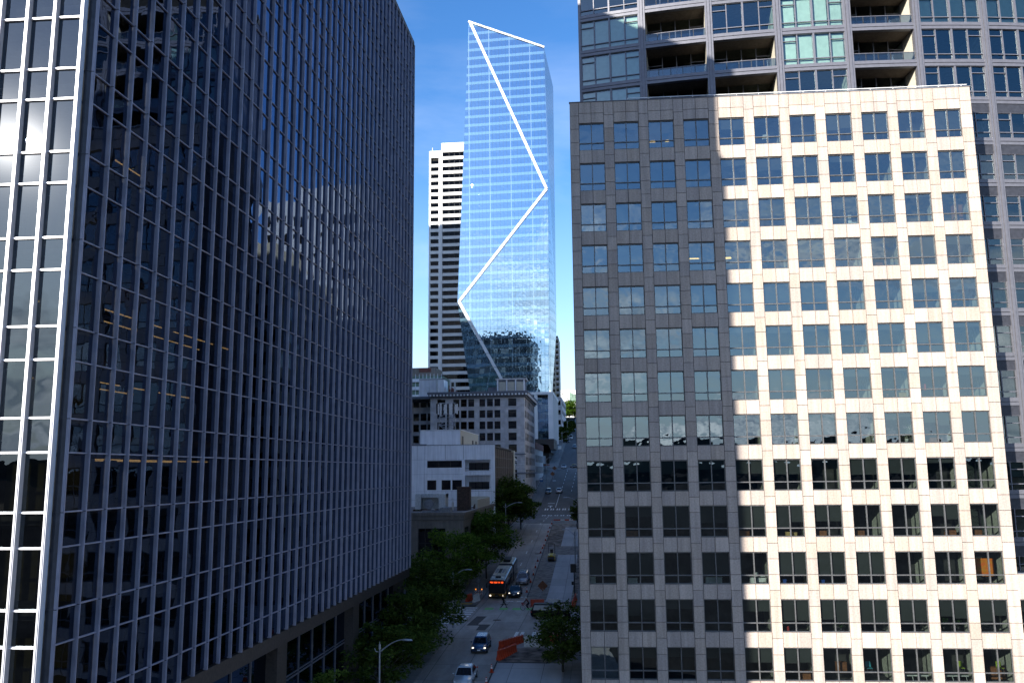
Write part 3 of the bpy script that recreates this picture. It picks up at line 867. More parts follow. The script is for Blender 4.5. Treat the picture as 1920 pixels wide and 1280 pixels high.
    mx = N(nt, 'ShaderNodeMixShader'); nt.links.new(fm_.outputs[0], mx.inputs['Fac']); nt.links.new(df.outputs[0], mx.inputs[1]); nt.links.new(gl.outputs[0], mx.inputs[2])
    dk = N(nt, 'ShaderNodeBsdfDiffuse'); dk.inputs['Color'].default_value = (.05, .075, .095, 1)
    lf = N(nt, 'ShaderNodeMath', operation='MULTIPLY'); nt.links.new(ln.outputs[0], lf.inputs[0]); lf.inputs[1].default_value = .6
    m2 = N(nt, 'ShaderNodeMixShader'); nt.links.new(lf.outputs[0], m2.inputs['Fac']); nt.links.new(mx.outputs[0], m2.inputs[1]); nt.links.new(dk.outputs[0], m2.inputs[2])
    nt.links.new(m2.outputs[0], out.inputs['Surface'])
    return m
def seamed(name, c, step):
    m, nt, out = new_mat(name)
    b = N(nt, 'ShaderNodeBsdfPrincipled'); b.inputs['Roughness'].default_value = .5
    tc = N(nt, 'ShaderNodeTexCoord'); sp = N(nt, 'ShaderNodeSeparateXYZ'); nt.links.new(tc.outputs['Object'], sp.inputs['Vector'])
    a = N(nt, 'ShaderNodeMath', operation='FLOORED_MODULO'); nt.links.new(sp.outputs['Z'], a.inputs[0]); a.inputs[1].default_value = step
    l = N(nt, 'ShaderNodeMath', operation='LESS_THAN'); nt.links.new(a.outputs[0], l.inputs[0]); l.inputs[1].default_value = .35
    nz = N(nt, 'ShaderNodeTexNoise'); nz.inputs['Scale'].default_value = .15; nz.inputs['Detail'].default_value = 4; nt.links.new(tc.outputs['Object'], nz.inputs['Vector'])
    r = ramp(nt, [(.3, c4(c, .78)), (.7, c4(c, 1.05))]); nt.links.new(nz.outputs['Fac'], r.inputs['Fac'])
    mx = N(nt, 'ShaderNodeMix', data_type='RGBA'); nt.links.new(l.outputs[0], mx.inputs[0]); nt.links.new(r.outputs['Color'], mx.inputs[6]); mx.inputs[7].default_value = c4(c, .45)
    nt.links.new(mx.outputs[2], b.inputs['Base Color']); nt.links.new(b.outputs[0], out.inputs['Surface'])
    return m
M['brace_panel'] = seamed('brace_panel', (.66, .66, .67), 6.03)
M['sky_glass'] = sky_glass('skyscraper_glass', 4.02, 0.6, 0.0)
t = thing('glass_skyscraper', 'tall blue glass skyscraper with folded facets, white zigzag edge lines and slanting top', 'skyscraper', (-40, 355, 8))
o2 = (-40, 355, 8)
T0 = Vector((-56.082, 356.60, 204.116)); T1 = Vector((-21.64, 355, 188.4)); M1 = Vector((-20.9, 354.6, 122.16)); M2 = Vector((-61.310, 356.40, 73.551))
B0 = Vector((-39.9, 355.6, 33)); BL = Vector((-56.4, 361, 33)); BR = Vector((-21.85, 355.0, 33))
K1 = Vector((-19.8, 394, 188)); K2 = Vector((-23.3, 396, 33)); KL = Vector((-60, 396, 190)); KLb = Vector((-60, 396, 33)); KM = Vector((-20.4, 394, 66))
SC = 1.0
for pts in ((T0, M1, T1), (T0, M2, M1), (M2, B0, M1), (M1, B0, BR), (M2, BL, B0), (T1, M1, KM, K1), (M1, BR, K2, KM), (T0, KL, KLb, M2), (M2, KLb, BL)):
    mb = MB(o2)
    if len(pts) == 4 and pts[0] is not M2 or len(pts) == 3:
        mb.add(pts, [tuple(range(len(pts)))])
    else:
        mb.add(pts, [tuple(range(len(pts)))])
    mb.build('glass_facet', M['sky_glass'], t)
mb = MB(o2); mb.add([T0, T1, K1, KL], [(0, 1, 2, 3)]); mb.add([K1, KM, K2, KLb, KL], [(0, 1, 2, 3, 4)]); mb.build('rear_shell', M['band_glass'], t)
def brace(a, b, w, nm):
    mb = MB(o2); f = Vector((0, -.5, 0))
    d = (b - a).normalized(); n = d.cross(Vector((0, 1, 0))).normalized() * w / 2
    v = []
    for p in (a, b):
        v += [p + n + f, p - n + f, p - n - f * .4, p + n - f * .4]
    mb.add(v, [(0, 1, 2, 3), (7, 6, 5, 4), (0, 4, 5, 1), (1, 5, 6, 2), (2, 6, 7, 3), (3, 7, 4, 0)])
    mb.build(nm, M['brace_panel'], t)
i1 = Vector((1.0, 0, 0))
brace(T0 + i1 * .5, M1 - i1 * .6, 1.2, 'brace'); brace(M1 - i1 * .6, M2 + i1 * .7, 1.15, 'brace'); brace(M2 + i1 * .7, B0 + Vector((1.6, 0, -1)), 1.25, 'brace')
brace(T0 - i1 * .2 + Vector((0, 0, .2)), T1 + Vector((.1, 0, .2)), .85, 'roof_edge')
# podium
mb = MB(o2); mb.box(-60, -21.6, 355.4, 398, 8, 32.0); mb.build('podium_core', M['dkwin'], t)
for x0, x1 in ((-22.4, -20.4), (-28.3, -26.9), (-36, -34.6)):
    mb = MB(o2); mb.box(x0, x1, 354.6, 356.2, 12.6, 32.2); mb.build('podium_pillar', M['stripe_white'], t)
for k in range(6):
    mb = MB(o2); mb.box(-21.4, -20.2, 359.5 + k * 6.4, 361.5 + k * 6.4, 12.6, 32.2); mb.build('podium_pillar', M['stripe_white'], t)
mb = MB(o2); mb.box(-60, -20.2, 354.5, 398, 32.2, 33.3); mb.build('podium_edge', M['stripe_white'], t)
mb = MB(o2); mb.quad((-26.9, 355.2, 13), (-22.4, 355.2, 13), (-22.4, 355.2, 31), (-26.9, 355.2, 31)); mb.quad((-34.6, 355.2, 13), (-28.3, 355.2, 13), (-28.3, 355.2, 31), (-34.6, 355.2, 31)); mb.build('podium_glass', M['sky_glass'], t)
mb = MB(o2); mb.prism_y([(-34, 13.6), (-20.2, 13.6), (-20.2, 9.4), (-21.6, 9.0), (-22.5, 11.2), (-34, 12.6)], 353.8, 376); mb.build('podium_canopy', M['brown_stone'], t)
mb = MB(o2); mb.box(-60, -22.4, 356, 398, 2.0, 13); mb.build('podium_base', M['black'], t)

# ------------------------------------------------------------------ striped tower
t = thing('striped_tower', 'white banded office tower with dark ribbon windows, its lower half in shadow', 'office tower', (-80, 440, 20))
o3 = (-80, 440, 20)
PH = 4.02
mb = MB(o3); mb.box(-89.5, -82.8, 431.2, 455, 20, 171.2); mb.box(-82.8, -66, 430.2, 455, 20, 175.3); mb.build('core', M['black'], t)
mb = MB(o3); mb.box(-89.5, -82.7, 430, 455.2, 168.6, 172.4); mb.box(-82.7, -65.9, 429, 455.2, 171.0, 176.2); mb.build('parapet', M['stripe_white'], t)
mb = MB(o3)
for x in (-89.5, -88.6): mb.box(x, x + .9 if x < -89 else x + .02, 430, 431.3, 20, 168.6)
mb.box(-83.4, -82.0, 428.8, 430.6, 20, 172)
mb.box(-84.2, -83.4, 429.95, 431.2, 20, 168.6)
mb.build('pier', M['stripe_white'], t)
z = 167.2
k = 0
while z > 24:
    mb = MB(o3); mb.box(-88.6, -84.2, 429.95, 431.3, z - 3.95 - (-2.15) - 2.15 + .0, z - 2.25); mb.build('spandrel', M['stripe_white'], t)
    mb = MB(o3); mb.quad((-88.6, 431.0, z - 2.25), (-84.2, 431.0, z - 2.25), (-84.2, 431.0, z), (-88.6, 431.0, z)); mb.build('ribbon_window', M['band_glass'], t)
    z -= PH
z = 170.9
while z > 24:
    mb = MB(o3); mb.box(-82.0, -66, 429.0, 430.3, z - PH, z - 2.35); mb.build('spandrel', M['stripe_white'], t)
    mb = MB(o3); mb.quad((-82.0, 430.0, z - 2.35), (-66, 430.0, z - 2.35), (-66, 430.0, z), (-82.0, 430.0, z))
    for kk in range(5): mb.box(-81.5 + kk * 2.9, -81.35 + kk * 2.9, 429.85, 429.98, z - 2.35, z, 1)
    mb.build('ribbon_window', [M['band_glass'], M['dark_alu']], t); z -= PH
mb = MB(o3); mb.tube([(-88.3, 433, 172.3), (-88.3, 433, 175.5)], .15, 5); mb.build('mast', M['white'], t)

# ------------------------------------------------------------------ stone building with heavy cornice
def win_unit(parent, off, x0, x1, z0, z1, y, sash=M['sash'], gl=M['dkwin'], deep=.22, cols=1, face='-y', blind=0.0, mid=True, name='window'):
    """one sash window: frame part with its pane; face '-y' looks to the camera, '+x' to the street"""
    def P(a, d, z):
        return (a, y + d, z) if face == '-y' else (y - d, a, z)
    w = MB(off)
    def bx(a0, a1, d0, d1, za, zb, mi=0):
        p, q = P(a0, d0, za), P(a1, d1, zb)
        w.box(min(p[0], q[0]), max(p[0], q[0]), min(p[1], q[1]), max(p[1], q[1]), za, zb, mi)
    f = .09
    bx(x0, x0 + f, .05, deep, z0, z1); bx(x1 - f, x1, .05, deep, z0, z1); bx(x0, x1, .05, deep, z0, z0 + f); bx(x0, x1, .05, deep, z1 - f, z1)
    for i in range(1, cols): a = x0 + (x1 - x0) * i / cols; bx(a - .05, a + .05, .06, deep, z0, z1)
    if mid: bx(x0, x1, .06, deep, (z0 + z1) / 2 - .04, (z0 + z1) / 2 + .04)
    fr = w.build(name, sash, parent)
    g = MB(off); e = rnd.uniform(-.01, .01)
    v = [P(x0 + f, deep - .08 + e, z0 + f), P(x1 - f, deep - .08 - e, z0 + f), P(x1 - f, deep - .08 - e, z1 - f), P(x0 + f, deep - .08 + e, z1 - f)]
    if face != '-y': pass
    g.quad(*v); g.build('pane', gl, fr)
    if blind > 0:
        b = MB(off); zz = z1 - (z1 - z0) * blind
        p, q = P(x0 + f, deep + .08, zz), P(x1 - f, deep + .10, z1)
        b.box(min(p[0], q[0]), max(p[0], q[0]), min(p[1], q[1]), max(p[1], q[1]), zz, z1 - .05); b.build('blind', M['blind_pale'], fr)
    return fr

def wall_holes(mb, x0, x1, z0, z1, y, holes, th=.3, mi=0, face='-y', course=0.0):
    """a wall built of blocks round rectangular openings (x0,x1,z0,z1)"""
    xs = sorted({x0, x1, *[h[0] for h in holes], *[h[1] for h in holes]})
    zs = sorted({z0, z1, *[h[2] for h in holes], *[h[3] for h in holes]})
    if course:
        zz = z0
        full = set(zs)
        while zz < z1 - course * .6:
            zz += course; full.add(round(zz, 3))
        zs = sorted(full)
        zs = [z for i, z in enumerate(zs) if i == 0 or z - zs[i - 1] > .05 or z == z1]
    for za, zb in zip(zs[:-1], zs[1:]):
        run = None
        for xa, xb in zip(xs[:-1], xs[1:]):
            solid = not any(h[0] - 1e-4 <= xa and xb <= h[1] + 1e-4 and h[2] - 1e-4 <= za and zb <= h[3] + 1e-4 for h in holes)
            if solid:
                segs = [(xa, xb)]
                if course:
                    segs = []; n = max(1, round((xb - xa) / 1.3)); s_ = (xb - xa) / n
                    segs = [(xa + s_ * i, xa + s_ * (i + 1)) for i in range(n)]
                for p, q in segs:
                    j = .008 if course else 0
                    d = rnd.uniform(0, .012) if course else 0
                    if face == '-y': mb.box(p + j, q - j, y + d, y + th, za + j, zb - j, mi)
                    else: mb.box(y - th, y - d, p + j, q - j, za + j, zb - j, mi)

t = thing('stone_cornice_building', 'grey terracotta building with a heavy dentilled cornice and paired dark windows', 'building', (-38, 250, -11))
o4 = (-38, 250, -11)
YS = 237.9
wx = [(-46.76, -44.44), (-42.12, -40.43), (-39.96, -38.27), (-37.81, -36.12), (-34.59, -32.95), (-32.44, -30.76), (-30.31, -28.63), (-26.34, -24.06)]
wz = [(18.56, 20.70), (15.36, 17.5), (12.16, 14.31), (8.9, 11.05), (5.61, 7.75), (2.0, 4.28), (-1.6, .7), (-9.6, -5.0)]
holes = [(a, b, z0, z1) for (a, b) in wx for (z0, z1) in wz]
mb = MB(o4); wall_holes(mb, -48.8, -21.75, -11, 21.0, YS, holes, .35, course=.75); mb.build('stone_wall', M['terra'], t)
mb = MB(o4); mb.box(-48.7, -22.2, YS + .36, 274, -11, 21.0); mb.box(-61, -48.7, YS + 6, 270, -11, 21); mb.build('core', M['black'], t)
for (a, b) in wx:
    for k, (z0, z1) in enumerate(wz):
        q = rnd.random()
        win_unit(t, o4, a, b, z0, z1, YS, blind=(0.9 if q > .88 else (.35 if q > .6 else 0)))
        s = MB(o4); s.box(a - .15, b + .15, YS - .14, YS + .02, z0 - .22, z0 - .02); s.build('window_sill', M['terra'], t)
ry = [(240.6 + k * 4.6, 243.3 + k * 4.6) for k in range(7)]
hr_ = [(a, b, z0, z1) for (a, b) in ry for (z0, z1) in wz]
mb = MB(o4); wall_holes(mb, YS, 274.2, -11, 21.0, -21.75, hr_, .35, face='+x', course=.75); mb.build('street_wall', M['terra'], t)
for (a, b) in ry:
    for (z0, z1) in wz: win_unit(t, o4, a, b, z0, z1, -21.75, face='+x')
lw = [(-61, -59.3), (-58.2, -56.5), (-54.86, -53.19), (-52.73, -50.98), (-50.61, -49.0)]
mb = MB(o4); wall_holes(mb, -62, -48.8, -11, 20.4, 243, [(a, b, z0 - .3, z1 - .3) for (a, b) in lw for (z0, z1) in wz], .35, course=.75); mb.build('wing_wall', M['terra'], t)
for (a, b) in lw:
    for (z0, z1) in wz[:5]: win_unit(t, o4, a, b, z0 - .3, z1 - .3, 243, blind=(.4 if rnd.random() > .6 else 0))
mb = MB(o4)
mb.box(-48.9, -21.6, YS - .35, YS + .5, 21.0, 21.55, 1); mb.box(-49.5, -20.6, YS - 1.25, YS + .5, 22.15, 22.75, 0); mb.box(-49.2, -20.95, YS - .9, YS + .5, 21.55, 22.15, 1)
mb.box(-22.2, -21.4, YS + .5, 274.4, 21.0, 21.55, 1); mb.box(-22.2, -20.6, YS + .5, 274.8, 22.15, 22.75, 0); mb.box(-22.2, -20.95, YS + .5, 274.6, 21.55, 22.15, 1)
mb.box(-62, -49.5, 241.9, 243.5, 21.5, 22.1, 0); mb.box(-62, -49.2, 242.3, 243.5, 20.4, 21.5, 1)
mb.build('cornice', [M['terra_dk'], M['terra_dk']], t)
mb = MB(o4)
x = -48.8
while x < -21.2: mb.box(x, x + .45, YS - 1.2, YS - .88, 21.6, 22.1); x += .98
x = -61
while x < -49.6: mb.box(x, x + .45, 241.95, 242.35, 21.0, 21.45); x += .98
y = YS + .6
while y < 274: mb.box(-20.97, -20.65, y, y + .45, 21.6, 22.1); y += .98
mb.build('dentils', M['white_panel'], t)
mb = MB(o4); mb.box(-48.9, -21.5, YS - .3, YS + .02, -.4, .0); mb.box(-21.8, -21.4, YS, 274.3, -.4, .0); mb.box(-48.9, -21.5, YS - .2, YS + .02, 4.9, 5.15); mb.build('belt_course', M['terra_dk'], t)
mb = MB(o4); mb.box(-62, -21.9, YS + .4, 274, 21.0, 21.2); mb.build('roof', M['roof'], t)
mb = MB(o4)                                      # painted mark: half disc over a down-pointing triangle
mb.prism_y([(-25.0 + 1.0 * math.cos(a * PI / 10), 3.1 + 1.0 * math.sin(a * PI / 10)) for a in range(11)], YS - .05, YS - .012)
mb.prism_y([(-26.0, 2.85), (-24.0, 2.85), (-24.0, 2.7), (-26.0, 2.7)], YS - .05, YS - .012)
mb.prism_y([(-25.9, 2.4), (-24.1, 2.4), (-25.0, .9)], YS - .05, YS - .012)
mb.build('wall_sign', M['white'], t)
# things on its roof
t = thing('roof_penthouse', 'pale grey box penthouse with mobile antennas on the left of the cornice roof', 'penthouse', (-49.5, 247, 21.2))
o5 = (-49.5, 247, 21.2)
mb = MB(o5); mb.box(-53.3, -46.0, 243.8, 250, 21.2, 27.2); mb.build('wall', M['white_panel'], t)
mb = MB(o5); mb.box(-53.4, -45.9, 243.7, 250.1, 27.2, 27.4); mb.build('coping', M['terra_dk'], t)
mb = MB(o5); mb.tube([(-51.6, 243.7, 23.9), (-51.4, 243.7, 25.0), (-50.2, 243.7, 25.0), (-50.0, 243.7, 23.9), (-51.6, 243.7, 23.9)], .08, 5); mb.build('bracket', M['white'], t)
for x, h in ((-47.9, 27.0), (-43.9, 27.2), (-42.6, 26.2)):
    a = thing('panel_antenna', {-47.9: 'white panel antenna against the grey penthouse wall', -43.9: 'white panel antenna beside the brown roof hatch', -42.6: 'short panel antenna right of the grey penthouse'}[x], 'antenna', (x, 243.2, 22.0), group='panel antennas on the cornice roof')
    mb = MB((x, 243.2, 22)); mb.tube([(x, 243.3, 21.2), (x, 243.3, h)], .10, 6); mb.build('pole', M['galv'], a)
    mb = MB((x, 243.2, 22)); mb.box(x - .22, x + .22, 242.95, 243.2, h - 3.0, h); mb.build('panel', M['white_pl'], a)
mb = MB(); mb.prism_y([(-44.8, 21.2), (-44.8, 25.6), (-40.8, 22.4), (-39, 21.2)], 245, 249)
tag(mb.build('roof_hatch', M['brick']), 'rust red sloping roof hatch behind the cornice', 'roof hatch')
t = thing('stair_penthouse', 'small grey penthouse with three pale panels on the right end of the cornice roof', 'penthouse', (-26, 247, 21.2))
o5 = (-26, 247, 21.2)
mb = MB(o5); mb.box(-30.2, -22.2, 243.6, 250, 21.2, 26.6); mb.box(-33, -30.3, 244.4, 249, 21.2, 24.6); mb.build('wall', M['terra_dk'], t)
mb = MB(o5); mb.box(-30.6, -21.6, 243.2, 250.2, 26.6, 27.0); mb.build('roof', M['terra'], t)
for x in (-29.6, -27.0, -24.4):
    mb = MB(o5); mb.box(x, x + 1.9, 243.45, 243.62, 22.4, 26.0); mb.build('panel', M['cream'], t)
mb = MB(o5)
for x in (-30.2, -27.55, -24.95, -22.45): mb.box(x, x + .4, 243.3, 243.62, 21.4, 26.6)
mb.build('frame', M['white_panel'], t)

# ------------------------------------------------------------------ white panelled building
t = thing('white_panel_building', 'low white panelled building with strip windows and two recessed bays', 'building', (-30, 185, -14))
o6 = (-30, 185, -14)
YW = 171.6
W1 = [(-35.79, -28.62, 1.06, 2.48), (-35.77, -33.89, -3.40, -1.45), (-32.79, -30.92, -3.40, -1.45), (-30.59, -28.62, -3.40, -1.45)]
RC = [(-27.95, -22.72, .25, 2.6), (-27.95, -22.72, -3.6, -.5)]
mb = MB(o6); wall_holes(mb, -52, -21.85, -15, 5.6, YW, W1 + RC, .35); mb.build('panel_wall', M['white_panel'], t)
mb = MB(o6)
for x in (-49, -46, -43, -40.0, -37.9, -36.3, -32.0, -28.3): mb.box(x - .03, x + .03, YW - .004, YW + .003, 2.7, 5.6)
for x in (-49, -46, -43, -40.0, -37.9, -36.3, -32.0, -28.3, -25.2): mb.box(x - .015, x + .015, YW - .004, YW + .003, -8, -3.7)
for x in (-49, -46, -43, -40.0, -37.9, -36.3): mb.box(x - .015, x + .015, YW - .004, YW + .003, -3.7, 2.7)
for z in (2.7, -.25, -3.7, -5.4): mb.box(-52, -28.3, YW - .003, YW + .004, z - .015, z + .015)
mb.box(-28.3, -21.9, YW - .003, YW + .004, -3.72, -3.68)
mb.build('panel_joint', M['terra_dk'], t)
win_unit(t, o6, -35.79, -28.62, 1.06, 2.48, YW, cols=3, mid=False)
for a in W1[1:]: win_unit(t, o6, *a, YW, mid=False)
for a in RC:
    mb = MB(o6); mb.box(a[0] - .1, a[1] + .1, YW + 1.5, YW + 1.8, a[2] - .2, a[3] + .2); mb.box(a[0] - .1, a[1] + .1, YW + .34, YW + 1.5, a[2] - .2, a[2]); mb.box(a[0] - .1, a[1] + .1, YW + .34, YW + 1.5, a[3], a[3] + .2)
    mb.box(a[0] - .2, a[0], YW + .34, YW + 1.5, a[2], a[3]); mb.box(a[1], a[1] + .2, YW + .34, YW + 1.5, a[2], a[3]); mb.build('recess', M['white_panel'], t)
    win_unit(t, o6, a[0] + .6, a[1] - .5, a[2] + .25, a[2] + 1.75, YW + 1.28, cols=3, mid=False)
mb = MB(o6); mb.tube([(-27.9, YW + .1, -2.9), (-22.7, YW + .1, -2.9)], .03, 5); mb.tube([(-27.9, YW + .1, .9), (-22.7, YW + .1, .9)], .03, 5); mb.build('recess_rail', M['dark_metal'], t)
mb = MB(o6); mb.box(-51.9, -22.2, YW + 2.0, 208, -15, 5.2); mb.build('core', M['black'], t)
mb = MB(o6); mb.box(-52, -36, YW - .08, YW + .4, 5.6, 5.85); mb.build('coping', M['terra_dk'], t)
mb = MB(o6); mb.box(-36, -21.8, YW - .05, YW + .4, 5.6, 5.7); mb.build('coping', M['terra_dk'], t)
mb = MB(o6); mb.box(-52, -22, YW + .4, 206, 5.2, 5.4); mb.build('roof', M['roof'], t)
mb = MB(o6); mb.box(-22.15, -21.85, YW + .36, 206.2, -15, 4.8)
mb.build('brick_side_wall', M['rust'], t)
mb = MB(o6)
for k in range(9): mb.box(-21.85, -21.78, YW + .4, 206, -13 + k * 2.0, -12.9 + k * 2.0)
for k in range(10): mb.box(-21.85, -21.77, YW + 1 + k * 3.6, YW + 1.1 + k * 3.6, -13, 4.8)
mb.build('side_grid', M['dark_metal'], t)
mb = MB(o6); mb.box(-22.3, -21.5, 206.2, 208, -13, 5.2); mb.build('end_pier', M['cream'], t)
o7 = (-33, 185, 5.4)
t = thing('rooftop_penthouse', 'cream rooftop penthouse on the white panelled building below the antenna tower', 'penthouse', o7)
mb = MB(o7); mb.box(-37.9, -29.35, 174.5, 200, 5.4, 8.75); mb.build('wall', M['cream'], t)
mb = MB(o7); mb.box(-37.91, -29.4, 174.38, 174.5, 5.4, 8.7); mb.build('front_cladding', M['white_panel'], t)
mb = MB(o7); mb.box(-38, -29.25, 174.3, 200.1, 8.75, 8.9); mb.build('coping', M['white'], t)
for y in (176, 190, 195):
    mb = MB(o7); mb.box(-29.36, -29.28, y, y + 1.8, 5.6, 7.6 if y < 180 else 7.2); mb.build('door', M['dark_metal'], t)
t = thing('antenna_tower', 'lattice rooftop tower crowded with white mobile phone antennas', 'antenna tower', (-34, 186, 8.9))
o8 = (-34, 186, 8.9)
mb = MB(o8)
lg = [(-36.0, 184.5), (-32.2, 184.5), (-34.1, 187.5)]
for x, y in lg: mb.tube([(x, y, 8.9), (x + (-34.1 - x) * .2, y + (185.5 - y) * .2, 15.4)], .09, 6)
for k in range(4):
    z0, z1 = 8.9 + k * 1.6, 8.9 + (k + 1) * 1.6
    for (xa, ya), (xb, yb) in ((lg[0], lg[1]), (lg[1], lg[2]), (lg[2], lg[0])):
        mb.tube([(xa, ya, z0), (xb, yb, z1)], .045, 5); mb.tube([(xb, yb, z0), (xa, ya, z1)], .045, 5); mb.tube([(xa, ya, z1), (xb, yb, z1)], .05, 5)
mb.build('lattice', M['galv'], t)
mb = MB(o8); mb.tube([(-34.1, 185.6, 8.9), (-34.1, 185.6, 15.2)], .22, 8); mb.build('central_pole', M['dark_metal'], t)
mb = MB(o8)
for z in (13.1, 14.5): mb.tube([(-36.4, 184.4, z), (-31.7, 184.4, z)], .07, 6); mb.tube([(-36.4, 184.4, z), (-34.1, 188, z), (-31.7, 184.4, z)], .07, 6)
mb.build('head_frame', M['galv'], t)
for k in range(12):
    x = -36.3 + k * .42 + rnd.uniform(-.1, .1); y = 184.2 + rnd.uniform(-.15, .15); h = rnd.uniform(1.8, 2.5)
    mb = MB(o8); mb.box(x - .14, x + .14, y - .12, y + .05, 14.9 - h, 14.9 + rnd.uniform(0, .35)); mb.build('panel_antenna', M['white_pl'] if k % 3 else M['dark_metal'], t)

# ------------------------------------------------------------------ beige corner building
t = thing('beige_corner_building', 'low beige concrete building with a stepped parapet at the street corner, trees hiding its base', 'building', (-28, 150, -18.5))
o9 = (-28, 150, -18.5)
YB, XB = 132.2, -21.8
hf = [(-37, -30.5, -13, -8.5), (-28.95, -24.65, -13, -8.5)]
mb = MB(o9); wall_holes(mb, -46, XB, -18.5, -7.1, YB, hf, .4); mb.build('front_wall', M['beige'], t)
hs = [(133.2, 137.2, -11.0, -8.4), (139.5, 146.5, -11.0, -8.4), (149, 156, -11, -8.4), (158, 165, -11, -8.4), (133.4, 137.2, -17, -12.2), (139.5, 146.5, -17, -12.2), (149, 156, -17, -12.2)]
mb = MB(o9); wall_holes(mb, YB + .4, 168.4, -18.5, -7.1, XB, hs, .4, face='+x'); mb.build('street_wall', M['beige'], t)
for a in hf: win_unit(t, o9, *a, YB, cols=4, mid=True, deep=.35)
for a in hs: win_unit(t, o9, *a, XB, cols=3, mid=False, face='+x', deep=.35)
mb = MB(o9); mb.box(-46, XB - .42, YB + .42, 168.2, -18.5, -7.5); mb.build('core', M['black'], t)
mb = MB(o9)
mb.box(-46, XB + .10, YB - .10, YB + .3, -7.15, -6.55); mb.box(-46, XB + .25, YB - .25, YB + .3, -6.55, -6.08)
mb.box(XB - .3, XB + .10, YB + .3, 168.4, -7.15, -6.55); mb.box(XB - .3, XB + .25, YB + .3, 168.6, -6.55, -6.08)
mb.build('parapet', M['beige'], t)
mb = MB(o9); mb.box(-46, XB + .06, YB - .06, YB + .3, -7.3, -7.15); mb.box(XB - .3, XB + .06, YB + .3, 168.4, -7.3, -7.15); mb.build('cornice_shadow_line', M['beige_dark'], t)
mb = MB(o9); mb.box(XB - .35, XB + .02, 147, 163, -6.08, -4.6); mb.box(XB - 4, XB - .3, 163, 163.4, -6.3, -4.5); mb.build('raised_parapet', M['cream'], t)
mb = MB(o9); mb.box(-45.8, XB - .3, YB + .3, 168.2, -6.85, -6.6); mb.build('roof', M['roof'], t)
mb = MB(o9); mb.box(XB - .02, XB + .35, YB - .1, 168, -11.7, -11.3); mb.build('belt_course', M['beige_dark'], t)
# roof clutter
t = thing('air_handler', 'weathered air handling unit with a round fan on the beige roof', 'roof unit', (-30.2, 150, -6.6))
oa = (-30.2, 150, -6.6)
mb = MB(oa); mb.box(-33.2, -32.2, 149, 152, -6.6, -3.7); mb.box(-29.0, -27.8, 149, 152, -6.6, -3.7); mb.box(-33.2, -27.8, 149.6, 152, -4.3, -3.6); mb.box(-32.2, -29, 150.8, 152, -6.4, -4.3)
mb.build('casing', M['white_pl'], t)
mb = MB(oa)
pts = [(-30.8 + .8 * math.cos(k * PI / 8), -5.4 + .95 * math.sin(k * PI / 8)) for k in range(16)]
mb.prism_y(pts, 149.3, 149.5); mb.build('fan', M['galv'], t)
mb = MB(oa); mb.box(-33.6, -27.2, 149, 152.4, -6.62, -6.3); mb.build('base_frame', M['rust'], t)
def simple(name, mat, lb, cat, fn, group=None):
    mb = MB(); fn(mb); o = mb.build(name, mat); return tag(o, lb, cat, group)
simple('plant_screen', M['rust'], 'tall rust brown box standing on the beige roof', 'roof box', lambda m: (m.box(-25.9, -23.6, 150, 151.6, -6.6, -2.6), m.box(-26.0, -23.5, 149.9, 151.7, -2.6, -2.45)))
simple('duct_box', M['galv'], 'ribbed galvanised duct box near the front edge of the beige roof', 'roof box', lambda m: ([m.box(-26.4 + k * .28, -26.2 + k * .28, 137.0, 138.6, -6.6, -5.5) for k in range(6)], m.box(-26.5, -24.7, 137.1, 138.5, -6.6, -5.6)))
simple('roof_vent', M['rust'], 'squat brown roof vent right of the rust box', 'vent', lambda m: (m.box(-23.6, -22.6, 154, 155, -6.6, -6.2), m.loft([[(-23.7, 153.9, -6.2), (-22.5, 153.9, -6.2), (-22.5, 155.1, -6.2), (-23.7, 155.1, -6.2)], [(-23.4, 154.2, -5.6), (-22.8, 154.2, -5.6), (-22.8, 154.8, -5.6), (-23.4, 154.8, -5.6)]], smooth=False)))
simple('vent_pipe', M['white_pl'], 'white vent pipe with a T top on the beige roof', 'pipe', lambda m: (m.tube([(-27.0, 152, -6.6), (-27.0, 152, -5.2)], .18, 8), m.tube([(-27.0, 152, -5.2), (-27.0, 152, -4.4)], .07, 6), m.tube([(-27.3, 152, -4.7), (-26.7, 152, -4.7)], .06, 6)))
simple('roof_duct', M['galv'], 'long low sheet metal duct lying on the beige roof', 'duct', lambda m: (m.box(-30.5, -26.8, 142, 142.7, -6.6, -6.2), m.box(-28.9, -28.4, 141.8, 142.9, -6.6, -6.0)))
simple('roof_curb', M['white_pl'], 'pale flat roof curb beside the parapet of the beige building', 'roof curb', lambda m: (m.box(-25.0, -23.2, 135.2, 135.8, -6.6, -6.3), m.box(-29.8, -27.9, 134.4, 135.0, -6.6, -6.38)))

# ------------------------------------------------------------------ smaller buildings up the street
t = thing('brick_top_building', 'small grey three storey building with a red brick parapet beyond the cornice building', 'building', (-27, 292, -4))
ob = (-27, 292, -4)
hh = [(277 + k * 4.8, 279.8 + k * 4.8, z, z + 2.4) for k in range(7) for z in (-.5, 3.2, -5.0)]
mb = MB(ob); wall_holes(mb, 275, 311, -8, 7.4, -21.8, hh, .3, face='+x'); mb.build('street_wall', M['terra'], t)
for a in hh: win_unit(t, ob, *a, -21.8, face='+x')
mb = MB(ob); mb.box(-40, -22.15, 275, 311, -8, 7.4); mb.build('core', M['black'], t)
mb = MB(ob); mb.box(-40, -21.6, 274.9, 311, 7.4, 9.5); mb.build('brick_parapet', M['brick'], t)
t = thing('corner_shop', 'low building with a dark shopfront before the third crossing', 'building', (-27, 320, -1))
ob = (-27, 320, -1)
mb = MB(ob); mb.box(-40, -22, 311.4, 328, -3, 6.0); mb.build('wall', M['terra_dk'], t)
